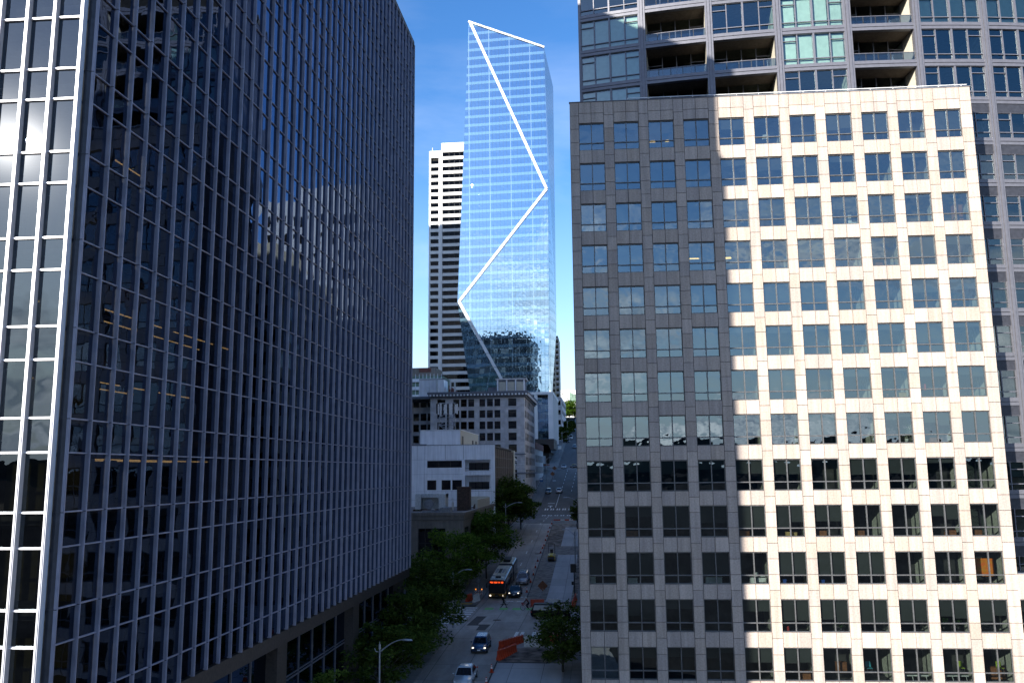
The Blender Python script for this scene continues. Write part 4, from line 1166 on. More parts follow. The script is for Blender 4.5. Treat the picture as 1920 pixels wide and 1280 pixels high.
mb = MB(ob); mb.box(-22.05, -21.9, 313, 326, -1.5, 2.2); mb.build('shopfront', M['dkwin'], t)
mb = MB(ob); mb.box(-22, -20.4, 313, 326, 2.3, 2.9); mb.build('awning', M['brick'], t)
t = thing('grey_side_building', 'plain grey building on the hill above the skyscraper podium', 'building', (-24, 460, 15))
ob = (-24, 460, 15)
hh = [(-23.4, -21.3, z, z + 2.4) for z in (18, 24.2, 29.4, 34.2)]
mb = MB(ob); wall_holes(mb, -34, -20.7, 12, 38.4, 440, hh, .3); mb.build('front_wall', M['terra'], t)
for a in hh: win_unit(t, ob, *a, 440, mid=False)
hh = [(443 + k * 5, 446.5 + k * 5, z, z + 2.2) for k in range(9) for z in (20, 25, 30, 34.5)]
mb = MB(ob); wall_holes(mb, 440.3, 490, 12, 38.4, -20.7, hh, .3, face='+x'); mb.build('street_wall', M['terra'], t)
for a in hh: win_unit(t, ob, *a, -20.7, face='+x', mid=False)
mb = MB(ob); mb.box(-34, -21.1, 440.4, 490, 12, 38); mb.build('core', M['black'], t)
t = thing('tan_tower', 'slim tan apartment tower with stacked balconies just right of the glass skyscraper', 'apartment tower', (-30, 490, 30))
ob = (-30, 490, 30)
mb = MB(ob); mb.box(-40, -25.6, 480, 500, 25, 78.0); mb.box(-25.6, -23.9, 483, 500, 25, 76.5); mb.build('wall', M['cream'], t)
for k in range(13):
    z = 38 + k * 3.1
    mb = MB(ob); mb.box(-27.2, -26.2, 479.94, 480.05, z + .8, z + 2.3); mb.build('window', M['dkwin'], t)
    mb = MB(ob); mb.box(-25.6, -23.7, 480.6, 483, z, z + .25); mb.box(-25.6, -23.7, 480.6, 480.7, z + .25, z + 1.1); mb.build('balcony', M['terra'], t)
    mb = MB(ob); mb.box(-25.5, -24.1, 482.9, 483.02, z + .3, z + 2.5); mb.build('balcony_window', M['dkwin'], t)
t = thing('hilltop_block', 'white block with a green tinted recess on the far hilltop above the trees', 'building', (-30, 910, 55))
ob = (-30, 910, 55)
mb = MB(ob); mb.box(-46, -14, 900, 925, 40, 86.0); mb.build('wall', M['stripe_white'], t)
M['green_glass'] = surf('green_tinted_glass', (.16, .25, .19), .4, var=.3, scale=.6)
mb = MB(ob); mb.prism_y([(-34, 73), (-26.5, 73), (-26.5, 80.5), (-34, 84)], 899.8, 900.2); mb.build('green_recess', M['green_glass'], t)
for x, z in ((-36.6, 81.6), (-36.6, 76.2), (-42, 81.6)):
    mb = MB(ob); mb.box(x, x + 1.5, 899.9, 900.1, z, z + 1.1); mb.build('window', M['dkwin'], t)
t = thing('green_office_block', 'distant pale green glazed office block with a tan plant room seen past the dark tower', 'office building', (-72, 335, 0))
ob = (-72, 335, 0)
mb = MB(ob); mb.box(-84, -63, 331, 350, -5, 38.4); mb.build('core', M['green_glass'], t)
for k in range(11):
    mb = MB(ob); mb.box(-84, -63, 330.2, 331, 4 + k * 3.2, 5.3 + k * 3.2); mb.build('spandrel', M['white_panel'], t)
    mb = MB(ob)
    for q in range(14): mb.box(-83 + q * 1.5, -82.85 + q * 1.5, 330.7, 331, 5.3 + k * 3.2, 7.2 + k * 3.2)
    mb.build('mullion', M['white_panel'], t)
mb = MB(ob); mb.box(-82, -66, 333, 346, 38.4, 42); mb.build('plant_room', M['beige'], t)
mb = MB(ob); mb.box(-73, -68, 332.9, 333, 40.2, 41.8); mb.build('red_panel', M['brick'], t)

# ------------------------------------------------------------------ blocks outside the picture, several added to throw the shade and fill the reflections
def block(name, label, x0, x1, y0, y1, z1, mat, fl=3.8, bay=4.0, z0=-18.5):
    t = thing(name, label, 'building', ((x0 + x1) / 2, (y0 + y1) / 2, z0))
    off = ((x0 + x1) / 2, (y0 + y1) / 2, z0)
    mb = MB(off); mb.box(x0, x1, y0, y1, z0, z1); mb.box(x0 + 3, x1 - 6, y0 + 3, y1 - 6, z1, z1 + 4); mb.build('wall', mat, t)
    w = MB(off)
    z = z0 + 4.5
    while z < z1 - 3:
        a = x0 + 1
        while a + bay * .55 < x1: w.box(a, a + bay * .55, y0 - .05, y0 + .05, z, z + fl * .55); w.box(a, a + bay * .55, y1 - .05, y1 + .05, z, z + fl * .55); a += bay
        a = y0 + 1
        while a + bay * .55 < y1: w.box(x0 - .05, x0 + .05, a, a + bay * .55, z, z + fl * .55); w.box(x1 - .05, x1 + .05, a, a + bay * .55, z, z + fl * .55); a += bay
        z += fl
    o = w.build('windows', M['dkwin'], t); o['kind'] = 'stuff'
    return t
M['warm_stone'] = surf('warm_stone', (.50, .42, .29), .85, var=.08)
M['pale_stone'] = surf('pale_stone', (.55, .53, .50), .85, var=.08)
block('cream_hotel', 'cream stone hotel mirrored in the dark tower across the street', 5, 26, 124, 150, 33, M['warm_stone'], bay=6)
block('pale_office_block', 'pale office block mirrored in the far end of the dark tower', -2.3, 20, 152, 190, 52, M['pale_stone'], fl=3.6, bay=3.2)
block('pale_corner_block', 'pale stone block on the right of the second crossing, hidden behind the stone block', -2.3, 22, 230, 300, 30, M['pale_stone'])
block('far_shade_tower', 'tall tower that shades the striped tower from outside the view', -275, -190, 190, 250, 206, M['pale_stone'], fl=4, bay=5)  # unseen tower added as shadow caster for the striped tower
block('shade_tower', 'tower that shades the foot of the glass skyscraper from outside the view', -200, -137, 170, 215, 124, M['pale_stone'], fl=4, bay=5)
block('brown_helper_block', 'unseen brown block added behind the dark tower for shade and reflection', -84, -60, 70, 100, 50, M['brown_stone'], bay=5)  # hidden block, put in for shade and a dark reflection
block('brick_shade_block', 'unseen brick block added behind the dark tower to keep the white building in shade', -150, -86, 64, 100, 58, M['brick'], bay=5)  # hidden block, put in to keep sun off the white building
block('dark_helper_block', 'unseen dark brown block added to shade the cornice building and darken the skyscraper reflection', -112, -52, 172, 206, 80, M['brown_stone'], bay=4)  # hidden block, put in for cornice shade and dark lower skyscraper glass

# ------------------------------------------------------------------ trees
def tree(name, label, base, h, rx, ry, crown_lo, leaf, n=5200, leafs=.26, seed=1, group=None, trunk_r=.16):
    rr = random.Random(seed)
    x, y, z = base
    t = thing(name, label, 'tree', base, 0, group)
    mb = MB()
    mb.tube([(0, 0, -.2), (rr.uniform(-.1, .1), rr.uniform(-.1, .1), crown_lo * .6), (rr.uniform(-.2, .2), rr.uniform(-.2, .2), crown_lo + (h - crown_lo) * .55)], [trunk_r, trunk_r * .8, trunk_r * .35], 8)
    tips = []
    cz = (h + crown_lo) / 2; hz = (h - crown_lo) / 2
    for k in range(9):
        a = k * 2.4 + rr.uniform(-.4, .4); zz = crown_lo * .75 + (h - crown_lo) * rr.uniform(0.0, .5)
        rd = rr.uniform(.5, .85)
        e = (math.cos(a) * rx * rd, math.sin(a) * ry * rd, min(h * .95, zz + hz * rr.uniform(.35, .8)))
        mb.tube([(0, 0, zz * .8), (e[0] * .5, e[1] * .5, (zz + e[2]) / 2), e], [trunk_r * .45, trunk_r * .28, .03], 5, cap=False)
        tips.append(e)
    mb.build('trunk', M['bark'], t)
    cl = []
    while len(cl) < 46:
        u = Vector((rr.uniform(-1, 1), rr.uniform(-1, 1), rr.uniform(-1, 1)))
        if u.length > 1 or u.length < .35: continue
        k = .72 + .5 * rr.random()
        cl.append((u.x * rx * k * .86, u.y * ry * k * .86, cz + u.z * hz * .84, rr.uniform(.16, .34) * min(rx, hz)))
    lv = MB()
    per = n // len(cl)
    for cx_, cy_, cz_, r_ in cl:
        for _ in range(per):
            d = Vector((rr.gauss(0, 1), rr.gauss(0, 1), rr.gauss(0, .62)))
            d = d.normalized() * (r_ * (rr.random() ** .4) * 1.25)
            p = Vector((cx_, cy_, cz_)) + Vector((d.x * 1.25, d.y * 1.25, d.z * .75 - .15 * (abs(d.x) + abs(d.y))))
            a = Vector((rr.gauss(0, 1), rr.gauss(0, 1), rr.gauss(0, .45))).normalized()
            b = a.cross(Vector((rr.gauss(0, .5), rr.gauss(0, .5), 1))).normalized()
            s = leafs * rr.uniform(.6, 1.35)
            lv.add([p - a * s * .6, p + b * s * .34, p + a * s * .6, p - b * s * .34], [(0, 1, 2, 3)])
    lv.build('crown', leaf, t)
    return t
GS = 'street trees along the left pavement'
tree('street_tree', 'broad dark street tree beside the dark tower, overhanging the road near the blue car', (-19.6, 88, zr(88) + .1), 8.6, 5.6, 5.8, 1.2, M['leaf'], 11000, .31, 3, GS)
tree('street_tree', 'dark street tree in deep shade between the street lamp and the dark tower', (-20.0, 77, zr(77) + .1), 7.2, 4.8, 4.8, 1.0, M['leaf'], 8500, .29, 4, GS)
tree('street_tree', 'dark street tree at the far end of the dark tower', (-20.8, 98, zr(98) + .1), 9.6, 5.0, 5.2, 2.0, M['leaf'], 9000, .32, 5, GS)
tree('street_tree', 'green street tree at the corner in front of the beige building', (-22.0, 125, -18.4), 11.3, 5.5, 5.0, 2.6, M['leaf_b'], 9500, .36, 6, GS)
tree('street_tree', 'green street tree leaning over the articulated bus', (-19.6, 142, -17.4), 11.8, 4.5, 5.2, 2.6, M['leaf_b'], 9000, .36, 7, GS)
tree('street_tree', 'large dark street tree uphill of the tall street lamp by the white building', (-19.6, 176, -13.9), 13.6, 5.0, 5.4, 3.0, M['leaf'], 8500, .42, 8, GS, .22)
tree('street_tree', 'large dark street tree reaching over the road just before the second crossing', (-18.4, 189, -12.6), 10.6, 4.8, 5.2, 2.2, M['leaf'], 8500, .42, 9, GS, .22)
tree('young_tree', 'small lime green tree at the foot of the dark tower, left one of two', (-20.3, 57.5, zr(57) + .1), 7.0, 1.6, 1.6, 3.2, M['leaf_l'], 2600, .20, 11, 'lime green young trees', .08)
tree('young_tree', 'small lime green tree beside the nearest street lamp', (-19.9, 62.5, zr(62) + .1), 6.9, 1.8, 1.8, 3.0, M['leaf_l'], 2800, .20, 12, 'lime green young trees', .08)
GR = 'street trees along the right pavement'
tree('street_tree', 'dark feathery tree in front of the shaded corner of the stone block', (-4.4, 86.5, zr(86.5) + .1), 6.9, 3.0, 3.4, .3, M['leaf'], 7000, .26, 13, GR)
tree('street_tree', 'dark tree beside the stone block corner below the lone lamp arm', (-6.0, 190, -12.3), 6.6, 2.0, 2.6, 1.4, M['leaf'], 3600, .32, 14, GR)
GH = 'trees on the hill at the top of the street'
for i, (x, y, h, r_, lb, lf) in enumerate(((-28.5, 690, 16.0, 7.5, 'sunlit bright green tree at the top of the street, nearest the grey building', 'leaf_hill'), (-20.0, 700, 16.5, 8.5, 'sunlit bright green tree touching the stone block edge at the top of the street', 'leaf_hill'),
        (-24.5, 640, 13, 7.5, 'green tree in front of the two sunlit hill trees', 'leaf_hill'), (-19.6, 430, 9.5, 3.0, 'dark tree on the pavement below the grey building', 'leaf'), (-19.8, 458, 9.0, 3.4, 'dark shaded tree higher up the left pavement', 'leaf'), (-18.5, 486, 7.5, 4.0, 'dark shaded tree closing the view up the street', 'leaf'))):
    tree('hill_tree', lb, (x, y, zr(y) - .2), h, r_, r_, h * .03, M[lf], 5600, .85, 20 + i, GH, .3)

# ------------------------------------------------------------------ vehicles
M['tyre'] = M['rubber']
M['rim'] = surf('wheel_rim', (.42, .43, .45), .3, metal=.8)
M['car_glass'] = surf('car_glass', (.012, .014, .016), .03, spec=.7, var=.1)
M['head_on'] = emit('lit_headlight', (1, .90, .70), .9)
M['head_off'] = surf('headlight_glass', (.5, .52, .55), .15)
M['tail'] = surf('tail_light', (.35, .02, .015), .3)
M['amber'] = emit('amber_light', (1, .35, .04), .5)
def paint(nm, c, r=.25): return surf(nm, c, r, metal=.15, spec=.6, var=.03, coat=.6)
def car(name, label, cat, loc, rz, L, W, H, pnt, style='sedan', lit=False, group=None, pitch=0.0):
    t = thing(name, label, cat, loc, rz, group)
    t.rotation_euler = (pitch, 0, rz)
    hw = W / 2; zb = .22
    belt = H * (.60 if style != 'van' else .56); hood = H * (.52 if style != 'van' else .50)
    yf, yr = -L / 2, L / 2
    def ring(y, z0, z1, w, cz=.03):
        h = [(0, z0), (w * .86, z0), (w * .97, z0 + .14), (w, z0 + (z1 - z0) * .5), (w * .97, z1 - .10), (w * .86, z1), (0, z1 + cz)]
        return [(x, y, z) for x, z in h] + [(-x, y, z) for x, z in h[-2:0:-1]]
    if style == 'sedan':
        st = [(yf, .34, .58 * hood + .1, .80 * hw), (yf + .12, zb, hood * .86, .93 * hw), (yf + .55, zb, hood * .96, hw), (yf + L * .29, zb, belt * .97, hw), (yf + L * .55, zb, belt, hw), (yr - L * .16, zb, belt * 1.02, hw * .98), (yr - .15, zb + .05, belt * .98, hw * .92), (yr, .36, belt * .8, hw * .82)]
        gy = (yf + L * .27, yf + L * .44, yr - L * .30, yr - L * .12)
    elif style == 'hatch':
        st = [(yf, .34, .60 * hood + .1, .80 * hw), (yf + .12, zb, hood * .9, .93 * hw), (yf + .5, zb, hood, hw), (yf + L * .27, zb, belt * .98, hw), (yf + L * .6, zb, belt, hw), (yr - .25, zb, belt * 1.02, hw * .97), (yr, .36, belt * .85, hw * .88)]
        gy = (yf + L * .26, yf + L * .40, yr - L * .10, yr - .06)
    else:
        st = [(yf, .34, .62 * hood + .1, .82 * hw), (yf + .15, zb, hood * .92, .94 * hw), (yf + .6, zb, hood * 1.02, hw), (yf + L * .22, zb, belt, hw), (yf + L * .6, zb, belt * 1.02, hw), (yr - .2, zb, belt * 1.02, hw * .98), (yr, .4, belt * .95, hw * .92)]
        gy = (yf + L * .20, yf + L * .36, yr - L * .07, yr - .10)
    mb = MB(); mb.loft([ring(*s) for s in st], 0)
    # cabin
    bw, tw = hw * .93, hw * .74
    za, zc_ = belt - .06, H
    cab = [[(-bw, gy[0], za), (bw, gy[0], za), (bw, gy[3], za), (-bw, gy[3], za)], [(-tw, gy[1], zc_ - .06), (tw, gy[1], zc_ - .06), (tw, gy[2], zc_ - .06), (-tw, gy[2], zc_ - .06)],
           [(-tw * .86, gy[1] + .14, zc_), (tw * .86, gy[1] + .14, zc_), (tw * .86, gy[2] - .14, zc_), (-tw * .86, gy[2] - .14, zc_)]]
    mb.loft(cab, 0, smooth=False)
    mb.build('body', pnt, t)
    def lerp(a, b, k): return tuple(a[i] + (b[i] - a[i]) * k for i in range(3))
    def win(nm, A, B, C_, D_, n):
        n = Vector(n) * .012
        m_ = MB(); m_.add([Vector(p) + n for p in (A, B, C_, D_)] + [Vector(p) - n for p in (A, B, C_, D_)], [(0, 1, 2, 3), (7, 6, 5, 4), (0, 4, 5, 1), (1, 5, 6, 2), (2, 6, 7, 3), (3, 7, 4, 0)]); m_.build(nm, M['car_glass'], t)
    b0, b1, b2, b3 = cab[0]; t0, t1, t2, t3 = cab[1]
    win('windscreen', lerp(lerp(b0, b1, .06), lerp(t0, t1, .06), .10), lerp(lerp(b1, b0, .06), lerp(t1, t0, .06), .10), lerp(lerp(b1, b0, .06), lerp(t1, t0, .06), .94), lerp(lerp(b0, b1, .06), lerp(t0, t1, .06), .94), (0, -1, .4))
    win('rear_window', lerp(lerp(b2, b3, .08), lerp(t2, t3, .08), .15), lerp(lerp(b3, b2, .08), lerp(t3, t2, .08), .15), lerp(lerp(b3, b2, .08), lerp(t3, t2, .08), .92), lerp(lerp(b2, b3, .08), lerp(t2, t3, .08), .92), (0, 1, .3))
    for sgn, (A, B, C_, D_) in ((1, (b1, b2, t2, t1)), (-1, (b0, b3, t3, t0))):
        for k0, k1 in ((.10, .48), (.52, .92)) if style != 'van' else ((.14, .40), (.43, .70), (.73, .95)):
            win('side_window', lerp(lerp(A, B, k0), lerp(D_, C_, k0 * .9 + .02), .14), lerp(lerp(A, B, k1), lerp(D_, C_, k1), .14), lerp(lerp(A, B, k1), lerp(D_, C_, k1), .90), lerp(lerp(A, B, k0), lerp(D_, C_, k0 * .9 + .02), .90), (sgn, 0, .3))
    wr = .32 if style != 'van' else .35
    for y in (yf + L * .19, yr - L * .20):
        for s in (-1, 1):
            m_ = MB(); m_.tube([(s * (hw - .20), y, wr), (s * (hw + .012), y, wr)], wr, 16, cap=True); w = m_.build('wheel', M['tyre'], t)
            m_ = MB(); m_.tube([(s * (hw - .02), y, wr), (s * (hw + .022), y, wr)], wr * .62, 10); m_.build('rim', M['rim'], w)
    for s in (-1, 1):
        m_ = MB(); m_.ball((s * hw * .72, yf + .13, hood * .82), .13, .13, .08); m_.build('headlight', M['head_on'] if lit else M['head_off'], t)
        m_ = MB(); m_.box(s * hw * .86 - .10, s * hw * .86 + .10, yr - .16, yr - .02, belt * .74, belt * .92); m_.build('tail_light', M['tail'], t)
        m_ = MB(); m_.ball((s * (hw + .10), gy[0] + .28, belt + .08), .11, .07, .08); m_.build('mirror', pnt, t)
    m_ = MB(); m_.box(-hw * .5, hw * .5, yf - .005, yf + .2, hood * .50, hood * .66); m_.build('grille', M['dark_metal'], t)
    m_ = MB(); m_.box(-.16, .16, yf - .03, yf + .02, .36, .48); m_.build('number_plate', M['white'], t)
    m_ = MB(); m_.box(-hw * .86, hw * .86, yf + .03, yf + .25, .20, .33); m_.build('bumper', M['dark_metal'], t)
    return t
G1 = math.atan(.104); G2 = math.atan(.126)
car('hatchback_car', 'small blue hatchback with lit headlights coming down the middle lane past the orange barriers', 'car', (-13.6, 94.2, zr(94.2) + .01), 0, 3.9, 1.74, 1.46, paint('blue_paint', (.018, .055, .14)), 'hatch', True, None, math.atan(.058))
car('saloon_car', 'silver saloon car at the bottom edge of the street, nearest of all the cars', 'car', (-13.5, 82.9, zr(82.9) + .01), 0, 4.7, 1.84, 1.44, paint('silver_paint', (.42, .45, .48)), 'sedan', False, None, math.atan(.058))
car('saloon_car', 'dark saloon with lit headlights waiting beside the front of the bus', 'car', (-13.7, 131.0, -18.33), 0, 4.6, 1.82, 1.44, paint('dark_blue_paint', (.025, .03, .045)), 'sedan', True)
car('crossover_car', 'silver grey crossover behind the dark saloon in the right hand lane', 'car', (-13.4, 140.2, -17.55), 0, 4.75, 1.93, 1.65, paint('grey_silver_paint', (.26, .265, .30)), 'hatch', False, None, G1)
car('minivan', 'black minivan crossing the junction behind the cyclist, half hidden by the dark tree', 'van', (-7.2, 112.6, -18.49), PI / 2, 5.1, 1.95, 1.78, surf('black_paint', (.006, .006, .008), .5, spec=.15, var=.03), 'van')
car('parked_car', 'grey car parked at the left kerb above the second crossing', 'car', (-17.3, 268.5, zr(268.5)), 0, 4.6, 1.84, 1.5, paint('grey_paint', (.12, .13, .14)), 'sedan', False, None, G2)
car('saloon_car', 'white car with red lights driving on the slope above the second crossing', 'car', (-14.0, 269.5, zr(269.5)), PI, 4.6, 1.86, 1.5, paint('white_car_paint', (.62, .64, .66)), 'sedan', False, None, -G2)
car('suv_car', 'pale silver car coming down at the third crossing', 'car', (-15.2, 331.5, zr(331.5)), 0, 4.7, 1.9, 1.6, paint('pale_silver_paint', (.5, .52, .55)), 'hatch', False)
car('taxi', 'yellow taxi at the third crossing by the edge of the stone block', 'taxi', (-11.4, 337.5, zr(337.5)), PI, 4.7, 1.86, 1.5, paint('yellow_paint', (.60, .40, .03)), 'sedan')
car('saloon_car', 'black car crossing in front of the yellow taxi', 'car', (-10.6, 332.6, zr(332.6)), PI / 2, 4.6, 1.84, 1.45, paint('black_gloss_paint', (.01, .01, .012)), 'sedan')
car('parked_car', 'blue grey car high on the street above the sunlit stripe', 'car', (-13.4, 408, zr(408)), 0, 4.6, 1.84, 1.5, paint('blue_grey_paint', (.16, .22, .28)), 'sedan', False, None, G2)
car('parked_car', 'dark car parked under the trees at the top left kerb', 'car', (-17.6, 432, zr(432)), 0, 4.6, 1.84, 1.5, paint('slate_paint', (.05, .055, .07)), 'sedan', False, None, G2)
car('parked_van', 'white van parked under the trees near the top of the street', 'van', (-16.6, 447, zr(447)), 0, 5.2, 2.0, 2.3, paint('van_white_paint', (.5, .5, .5)), 'van', False, None, G2)

# articulated bus
t = thing('articulated_bus', 'long articulated bus with lit orange destination sign and cream roof at the junction', 'bus', (-16.15, 137.2, -17.95))
t.rotation_euler = (math.atan(.085), 0, 0)
M['bus_side'] = surf('bus_dark_blue', (.018, .022, .05), .35, coat=.4); M['bus_cream'] = surf('bus_cream_roof', (.68, .66, .60), .5); M['bus_yellow'] = surf('bus_yellow', (.48, .24, .02), .4)
def busbody(nm, y0, y1, m_, z0=.35, z1=2.95):
    mb = MB()
    def rg(y, k=1.0):
        w = 1.275
        h = [(0, z0), (w, z0), (w, z1 - .35), (w - .10, z1 - .06), (w - .28, z1), (0, z1 + .03)]
        return [(x * k, y, z) for x, z in h] + [(-x * k, y, z) for x, z in h[-2:0:-1]]
    mb.loft([rg(y0, .97), rg(y0 + .12), rg(y1 - .1), rg(y1, .97)], 0, smooth=False)
    return mb.build(nm, m_, t)
busbody('front_section', -8.9, 2.0, M['bus_side']); busbody('rear_section', 3.4, 9.2, M['bus_side'])
mb = MB()
for k in range(7): mb.box(-1.2 + .03 * (k % 2), 1.2 - .03 * (k % 2), 2.0 + k * .2, 2.2 + k * .2, .4, 2.85)
mb.build('bellows', M['rubber'], t)
mb = MB(); mb.box(-1.0, 1.0, -8.7, 1.8, 2.97, 3.06); mb.box(-1.0, 1.0, 3.6, 9.0, 2.97, 3.06); mb.build('roof_panel', M['bus_cream'], t)
mb = MB(); mb.box(-.8, .8, -5.6, -2.2, 3.06, 3.34); mb.build('roof_unit', M['bus_cream'], t)
mb = MB(); mb.box(-.22, .22, -5.5, -2.4, 3.34, 3.37); mb.box(-1.0, 1.0, -6.5, -6.05, 3.061, 3.075); mb.build('roof_stripe', M['dark_metal'], t)
for s in (-1, 1):
    mb = MB()
    for k in range(10): mb.box(s * .52 - .2, s * .52 + .2, -5.4 + k * .3, -5.22 + k * .3, 3.34, 3.36)
    mb.build('vent', M['galv'], t)
mb = MB(); mb.box(-.55, .55, 4.5, 7.5, 3.06, 3.4); mb.build('roof_hatch', M['dark_metal'], t)
mb = MB(); mb.box(-.3, .5, -7.9, -7.4, 3.06, 3.25); mb.build('roof_hatch', M['dark_metal'], t)
mb = MB()
for k in range(7): mb.box(-.95 + k * .28, -.75 + k * .28, -8.1, -8.0, 3.062, 3.072)
mb.build('fleet_number', M['dark_metal'], t)
mb = MB(); mb.box(-1.14, 1.14, -8.96, -8.88, 1.05, 2.35); mb.build('windscreen', M['car_glass'], t)
mb = MB(); mb.box(-1.14, 1.14, -8.955, -8.87, 2.42, 2.85); sb = mb.build('destination_sign', M['dark_metal'], t)
mb = MB()
x = -.98
for k in range(17):
    w = rnd.choice((.06, .08, .10)); 
    if k not in (4, 9, 13): mb.box(x, x + w, -8.98, -8.955, 2.53 + rnd.choice((0, 0, .08)), 2.75)
    x += .118
mb.build('sign_letters', emit('orange_led', (1.0, .09, .015), .75), sb)
mb = MB(); mb.box(-1.2, 1.2, -8.97, -8.86, .38, 1.0); mb.box(1.265, 1.285, -8.8, -7.0, .4, 1.1); mb.build('front_panel', M['bus_yellow'], t)
mb = MB(); mb.box(-1.1, 1.1, -9.0, -8.9, .36, .52); mb.box(-.3, .3, -8.99, -8.96, .72, .95); mb.build('bumper', M['dark_metal'], t)
mb = MB(); mb.box(-.2, .2, -9.01, -8.99, .6, .72); mb.build('number_plate', M['white'], t)
for s in (-1, 1):
    mb = MB(); mb.ball((s * .98, -8.97, .74), .13, .06, .11); mb.build('headlight', M['head_on'], t)
    mb = MB(); mb.tube([(s * 1.2, -8.7, 2.6), (s * 1.5, -9.1, 2.5)], .04, 6); mb.box(s * 1.5 - .12, s * 1.5 + .12, -9.16, -9.06, 1.9, 2.5); mb.build('mirror', M['dark_metal'], t)
    for y0, y1 in ((-8.4, -7.2), (-6.9, -5.2), (-5.0, -3.3), (-3.1, -1.4), (-1.2, .2), (.5, 1.8), (3.7, 5.3), (5.5, 7.2), (7.4, 8.8)):
        mb = MB(); mb.box(s * 1.272 - .012, s * 1.272 + .012, y0, y1, 1.25 if y0 > -8 else .5, 2.35); mb.build('side_window', M['car_glass'], t)
    for y in (-6.3, -.2, 6.8):
        mb = MB(); mb.tube([(s * .95, y, .48), (s * 1.29, y, .48)], .48, 16); w = mb.build('wheel', M['tyre'], t)
        mb = MB(); mb.tube([(s * 1.2, y, .48), (s * 1.30, y, .48)], .26, 10); mb.build('rim', M['rim'], w)
mb = MB(); mb.box(-.75, .75, -9.55, -9.02, .62, .68); mb.tube([(-.6, -9.5, .68), (-.6, -9.5, 1.0), (.6, -9.5, 1.0), (.6, -9.5, .68)], .025, 5); mb.build('bike_rack', M['dark_metal'], t)

# small road roller
t = thing('road_roller', 'small yellow tandem road roller with tall roll bars on the excavated strip', 'road roller', (-9.75, 157.2, zr(157.2)))
t.rotation_euler = (G1, 0, 0)
M['yellow'] = surf('machine_yellow', (.62, .42, .02), .4, coat=.3)
for y in (-.95, .95):
    mb = MB(); mb.tube([(-.58, y, .42), (.58, y, .42)], .42, 20); mb.build('drum', M['galv'] if y > 0 else M['dark_metal'], t)
mb = MB(); mb.loft([[(-.5, -1.0, .75), (.5, -1.0, .75), (.5, -.1, .75), (-.5, -.1, .75)], [(-.46, -1.2, 1.0), (.46, -1.2, 1.0), (.5, -.1, 1.15), (-.5, -.1, 1.15)], [(-.4, -1.0, 1.2), (.4, -1.0, 1.2), (.45, -.1, 1.3), (-.45, -.1, 1.3)]], smooth=False)
mb.loft([[(-.5, .1, .75), (.5, .1, .75), (.5, 1.2, .75), (-.5, 1.2, .75)], [(-.46, .1, 1.1), (.46, .1, 1.1), (.42, 1.2, 1.05), (-.42, 1.2, 1.05)]], smooth=False)
for s in (-1, 1): mb.box(s * .60 - .05, s * .60 + .05, -1.3, -.4, .3, .95); mb.box(s * .60 - .05, s * .60 + .05, .4, 1.3, .3, .95)
mb.build('body', M['yellow'], t)
mb = MB(); mb.box(-.26, .26, .1, .55, 1.12, 1.3); mb.box(-.26, .26, .5, .62, 1.3, 1.85); mb.build('seat', M['rubber'], t)
mb = MB(); mb.tube([(0, -.2, 1.25), (0, -.02, 1.6)], .04, 6); mb.tube([(-.2, -.02, 1.6), (.2, -.02, 1.6)], .04, 6); mb.build('steering_column', M['dark_metal'], t)
mb = MB()
for s in (-1, 1): mb.tube([(s * .55, .9, .9), (s * .55, .9, 2.75)], .045, 6)
mb.tube([(-.55, .9, 2.75), (.55, .9, 2.75)], .045, 6); mb.build('roll_bar', M['dark_metal'], t)
for s in (-1, 1):
    mb = MB(); mb.ball((s * .36, -1.16, 1.1), .10, .07, .10); mb.build('work_light', M['head_off'], t)

# ------------------------------------------------------------------ people
def figure(name, label, loc, rz, joints, shirt, pants, shoes, bones, split, hair=None, extra=None):
    """one continuous skinned body; clothes are zones of its surface"""
    t = thing(name, label, 'person', loc, rz)
    me = bpy.data.meshes.new('body')
    names = list(joints)
    me.from_pydata([joints[n][0] for n in names], [(names.index(a), names.index(b)) for a, b in bones], [])
    tmp = bpy.data.objects.new('tmp', me); col.objects.link(tmp)
    md = tmp.modifiers.new('skin', 'SKIN'); md.use_smooth_shade = True
    for i, n in enumerate(names):
        r_ = joints[n][1]
        me.skin_vertices[0].data[i].radius = r_ if isinstance(r_, tuple) else (r_, r_)
        me.skin_vertices[0].data[i].use_root = (n == 'pelvis')
    sd = tmp.modifiers.new('sub', 'SUBSURF'); sd.levels = 2; sd.render_levels = 2
    dg = bpy.context.evaluated_depsgraph_get()
    bm2 = bpy.data.meshes.new_from_object(tmp.evaluated_get(dg))
    bpy.data.objects.remove(tmp)
    bm2.name = 'body'
    bm2.materials.clear()
    for m_ in (M['skin'], shirt, pants, shoes): bm2.materials.append(m_)
    for p in bm2.polygons:
        p.use_smooth = True
        p.material_index = split(p.center)
    b = obj('body', bm2, t)
    return t
M['cloth_dark'] = surf('dark_jacket', (.012, .012, .014), .9); M['cloth_trousers'] = surf('dark_trousers', (.015, .016, .02), .9); M['shoe'] = surf('shoes', (.02, .02, .02), .8); M['cloth_red'] = surf('red_jacket', (.14, .02, .02), .9)
M['hair'] = surf('dark_hair', (.02, .015, .01), .9)
